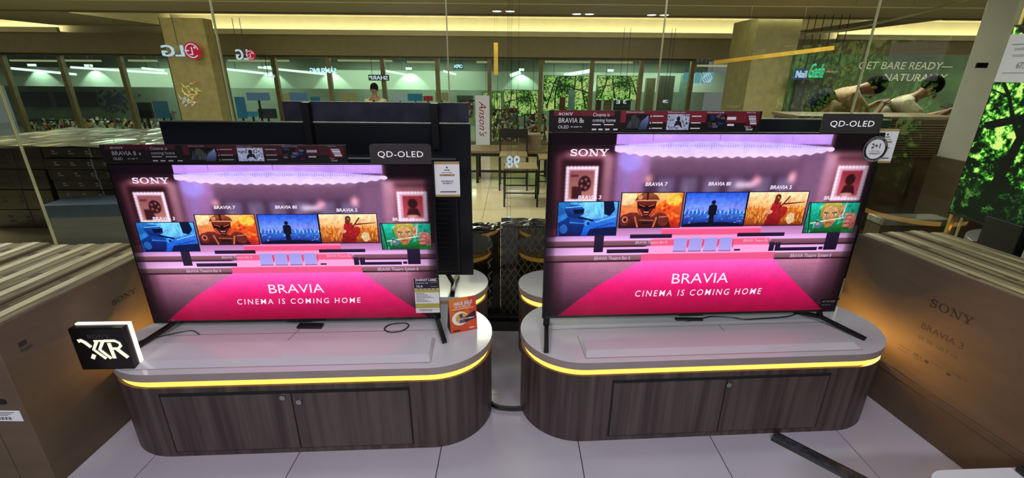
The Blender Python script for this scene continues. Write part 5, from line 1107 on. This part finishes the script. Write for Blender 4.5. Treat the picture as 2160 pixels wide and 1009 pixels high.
def person(label, loc, rotz, bend, shirt, pants, arms, tie=False, vest=None, headpitch=.3, scale=1):
    """local frame: faces -Y; bend = forward lean of the trunk in radians"""
    e = empty('person', label, 'person', loc, rotz); e.scale = (scale,)*3
    hipz = .92; cs, sn = math.cos(bend), math.sin(bend)
    def tr(x, f, u): return Vector((x, -(u*sn+f*cs), hipz+u*cs-f*sn))     # f forward, u along spine
    J = [(tr(0, 0, 0), .14), (tr(0, 0, .2), (.15, .11)), (tr(0, .01, .38), (.17, .12)), (tr(0, 0, .5), (.10, .08)), (tr(0, .03, .58), .052)]
    E = [(0, 1), (1, 2), (2, 3), (3, 4)]
    hp = headpitch; n0 = tr(0, .03, .58); hd = Vector((0, -math.sin(bend*.6+hp), math.cos(bend*.6+hp)))
    hc = n0+hd*.13; J += [(n0+hd*.05, .055), (n0+hd*.12, (.072, .085)), (n0+hd*.19, (.068, .075))]; E += [(4, 5), (5, 6), (6, 7)]
    for s in (-1, 1):
        k = len(J); J += [(Vector((s*.10, 0, .85)), .088), (Vector((s*.11, -.03, .48)), .062), (Vector((s*.11, .02, .09)), .042), (Vector((s*.12, -.10, .035)), .035)]
        E += [(0, k), (k, k+1), (k+1, k+2), (k+2, k+3)]
    hands = []
    for s, (el, ha) in zip((-1, 1), arms):
        k = len(J); sh = tr(s*.185, 0, .46); J += [(sh, .058), (Vector(el), .042), (Vector(ha), .028)]; E += [(3, k), (k, k+1), (k+1, k+2)]
        d = (Vector(ha)-Vector(el)).normalized(); side = d.cross(Vector((0, 0, 1))).normalized(); palm = Vector(ha)+d*.06; J.append((palm, (.034, .018))); E.append((k+2, k+3))
        for q, (o_, l_) in enumerate(((-.03, .065), (-.011, .075), (.009, .07), (.028, .055))):
            kk = len(J); J += [(palm+side*o_+d*.03, .009), (palm+side*o_*1.1+d*(.03+l_*.5)+Vector((0, 0, -.01)), .0085), (palm+side*o_*1.1+d*(.03+l_)+Vector((0, 0, -.028)), .007)]; E += [(k+3, kk), (kk, kk+1), (kk+1, kk+2)]
        kk = len(J); J += [(palm-side*.045*s-d*.01, .010), (palm-side*.055*s+d*.03, .008)]; E += [(k+3, kk), (kk, kk+1)]
        hands.append((sh, Vector(el), Vector(ha)))
    skin('body', J, E, SKIN, e)
    # shirt: trunk and sleeves, a little wider than the body
    J2 = [(tr(0, 0, -.06), (.165, .135)), (tr(0, 0, .2), (.18, .14)), (tr(0, .01, .38), (.2, .15)), (tr(0, 0, .5), (.13, .10)), (tr(0, .015, .555), (.072, .066))]; E2 = [(0, 1), (1, 2), (2, 3), (3, 4)]
    for sh, el, ha in hands: k = len(J2); J2 += [(sh, .078), (sh.lerp(el, .75), .066)]; E2 += [(3, k), (k, k+1)]
    skin('shirt', J2, E2, shirt, e)
    J3 = [(tr(0, 0, -.02), (.165, .13))]; E3 = []
    for s in (-1, 1): k = len(J3); J3 += [(Vector((s*.10, 0, .84)), .105), (Vector((s*.11, -.03, .48)), .08), (Vector((s*.11, .015, .07)), .062)]; E3 += [(0, k), (k, k+1), (k+1, k+2)]
    skin('trousers', J3, E3, pants, e)
    m = MB()
    for s in (-1, 1): m.box((s*.12-.045, -.20, 0), (s*.12+.045, .07, .07))
    m.build('shoes', M['black'], e, bevel=.02, seg=3)
    # head details
    X = Vector((1, 0, 0)); fwd = X.cross(hd)*-1; fwd = fwd if fwd.y < 0 or bend > 1 else -fwd; Rm = Matrix((X, -fwd, hd)).transposed().to_4x4()
    Rm.translation = hc
    hm = MB(); sphere(hm, (0, .012, .025), .1, .86, 1.0, 1.0); hh = hm.build('hair', HAIR, e, smooth=True); hh.matrix_local = Rm @ Matrix.Translation((0, .012, .018))
    fm = MB(); sphere(fm, (0, -.098, -.012), .014, .9, 1.1, 1.5, 8, 6)
    for s in (-1, 1): sphere(fm, (s*.083, .0, -.01), .022, .4, .8, 1.3, 8, 6)
    fo = fm.build('nose_and_ears', SKIN, e, smooth=True); fo.matrix_local = Rm
    em = MB(); 
    for s in (-1, 1): sphere(em, (s*.03, -.082, .012), .010, 1.1, .6, .7, 8, 6)
    em.box((-.02, -.09, -.05), (.02, -.083, -.044)); eo = em.build('eyes_and_mouth', M['blacktx'], e); eo.matrix_local = Rm
    if tie:
        m = MB(); m.add([tr(-.02, .13, .5), tr(.02, .13, .5), tr(.035, .155, .2), tr(0, .155, .14), tr(-.035, .155, .2)], [(0, 1, 2, 3, 4)]); m.build('tie', M['blacktx'], e)
    if vest:
        J4 = [(tr(0, -.12, .08), (.15, .07)), (tr(0, -.15, .26), (.165, .09)), (tr(0, -.13, .44), (.14, .08))]; skin('backpack', J4, [(0, 1), (1, 2)], vest, e)
    return e
white_s = mat('white_shirt', (164, 160, 136), .8, noise=.06); tan_s = mat('tan_shirt', (128, 106, 76), .8, noise=.08); navy = mat('navy_cloth', (16, 18, 30), .9, spec=.05); dkp = mat('dark_trousers', (24, 24, 30), .9, spec=.05)
pg = at(790, 186, y=8.4)
person('guard in white shirt and dark tie standing in the mall, seen above the switched-off television', (pg.x, 8.4, 0), 0, .02, white_s, navy, (((-.28, .02, 1.12), (-.25, -.06, .88)), ((.28, .02, 1.12), (.25, -.06, .88))), tie=True, headpitch=.0, scale=(pg.z)/1.66)
pb = at(1975, 192, y=5.35)
b1_ = person('person in cream shirt leaning over the counter, writing, at right', (pb.x-.47, 5.64, .0), R(58), .66, white_s, dkp, (((-.25, -.50, 1.12), (-.12, -.66, 1.22)), ((.26, -.45, 1.10), (.10, -.66, 1.20))), headpitch=.45, scale=1.03)
pc = at(1832, 215, y=5.5)
b2_ = person('person in tan shirt with dark pack bending over the counter, nearer the middle', (pc.x-.52, 5.72, .0), R(75), .72, tan_s, dkp, (((-.25, -.50, 1.05), (-.10, -.62, 1.18)), ((.26, -.50, 1.05), (.12, -.64, 1.18))), vest=navy, headpitch=.95, scale=1.10)
# phone held by the leaning person
ph = at(1998, 224, y=5.0); o = MB().box((-.07, -.035, 0), (.07, .035, .01)).build('phone', M['black'], bevel=.003); o.location = ph; o.rotation_euler = (.2, -.2, .4); tag(o, 'dark phone held out by the person in cream shirt', 'phone')
# brass hanging rod and curved brass rails beyond the glass
a = at(1046, 90, y=7.2); b = at(1046, 158, y=7.2)
tag(MB().box((a.x-.03, 7.2, b.z), (a.x+.03, 7.26, a.z)).build('brass_rod', mat('brass', (206, 164, 70), .3, metal=.6)), 'short vertical brass rod hanging above the upright white sign', 'rod')
a = at(1507, 132, y=7.0); b = at(1760, 101, y=6.2); 
tag(MB().bar(a, b, .05, .05).build('brass_rail', mat('brass', (206, 164, 70), .3, metal=.6)), 'slanting brass rail above the olive column', 'rail')
a = at(1720, 60, y=5.0); b = at(1880, 40, y=4.6); c = at(2045, 0, y=4.2)
cable('brass_wire', 'thin curved golden rail rising to the top right corner', [at(1700, 72, y=5.2), at(1790, 62, y=5.0), at(1880, 42, y=4.8), at(1960, 22, y=4.6), at(2050, -4, y=4.4)], .012, 'seam', 'rail')

# ------------------------------------------------------------------ suspension rods for what hangs beyond the glass
def hang(o, top, wd=.004):
    bb = [o.matrix_world @ Vector(c) for c in o.bound_box] if o.type == 'MESH' else None
    if bb is None:
        bb = [c_.matrix_world @ Vector(c) for c_ in o.children for c in c_.bound_box]
    x0 = min(v.x for v in bb); x1 = max(v.x for v in bb); y = (min(v.y for v in bb)+max(v.y for v in bb))/2; z = max(v.z for v in bb)
    for f in (.2, .8):
        x = x0+(x1-x0)*f
        k = MB().box((x-wd, y-wd, z-.01), (x+wd, y+wd, top)).build('hanging_rod', M['metal']); k.parent = o; k.matrix_parent_inverse = o.matrix_world.inverted()
bpy.context.view_layer.update()
for o in list(bpy.data.objects):
    n_ = o.name.split('.')[0]
    if o.parent: continue
    if n_ in ('shop_display', 'upright_display'):
        bb = [o.matrix_world @ Vector(c) for c in o.bound_box]; x = sum(v.x for v in bb)/8; y = sum(v.y for v in bb)/8; z = min(v.z for v in bb)
        MB().box((x-.02, y-.02, 0), (x+.02, y+.02, z)).build('stand', M['metal'], o)
    if n_ == 'store_spotlight' or n_ == 'tube_light' or n_ == 'ceiling_strip' or n_ == 'lit_poster' or n_ == 'foliage_reflection': hang(o, 1.985)
    elif n_ in ('mirrored_sign', 'shop_name'):
        yy = o.matrix_world.translation.y
        hang(o, CZ if yy < 10.3 else (1.99 if yy > 11 else 1.96))
    elif n_ in ('brass_rod', 'brass_rail', 'brass_wire', 'reflected_number'): hang(o, CZ, .0009)
for o in bpy.data.objects:
    n_ = o.name.split('.')[0]
    if o.type == 'MESH' and o.parent and (n_.endswith('lettering') or n_ in ('vent_slots', 'wrap_film', 'net_cord', 'logo_print', 'printed_marks', 'red_print', 'gold_print', 'yellow_band', 'top_marking', 'nose_and_ears', 'eyes_and_mouth', 'emblem', 'stretcher')): o['kind'] = 'stuff'
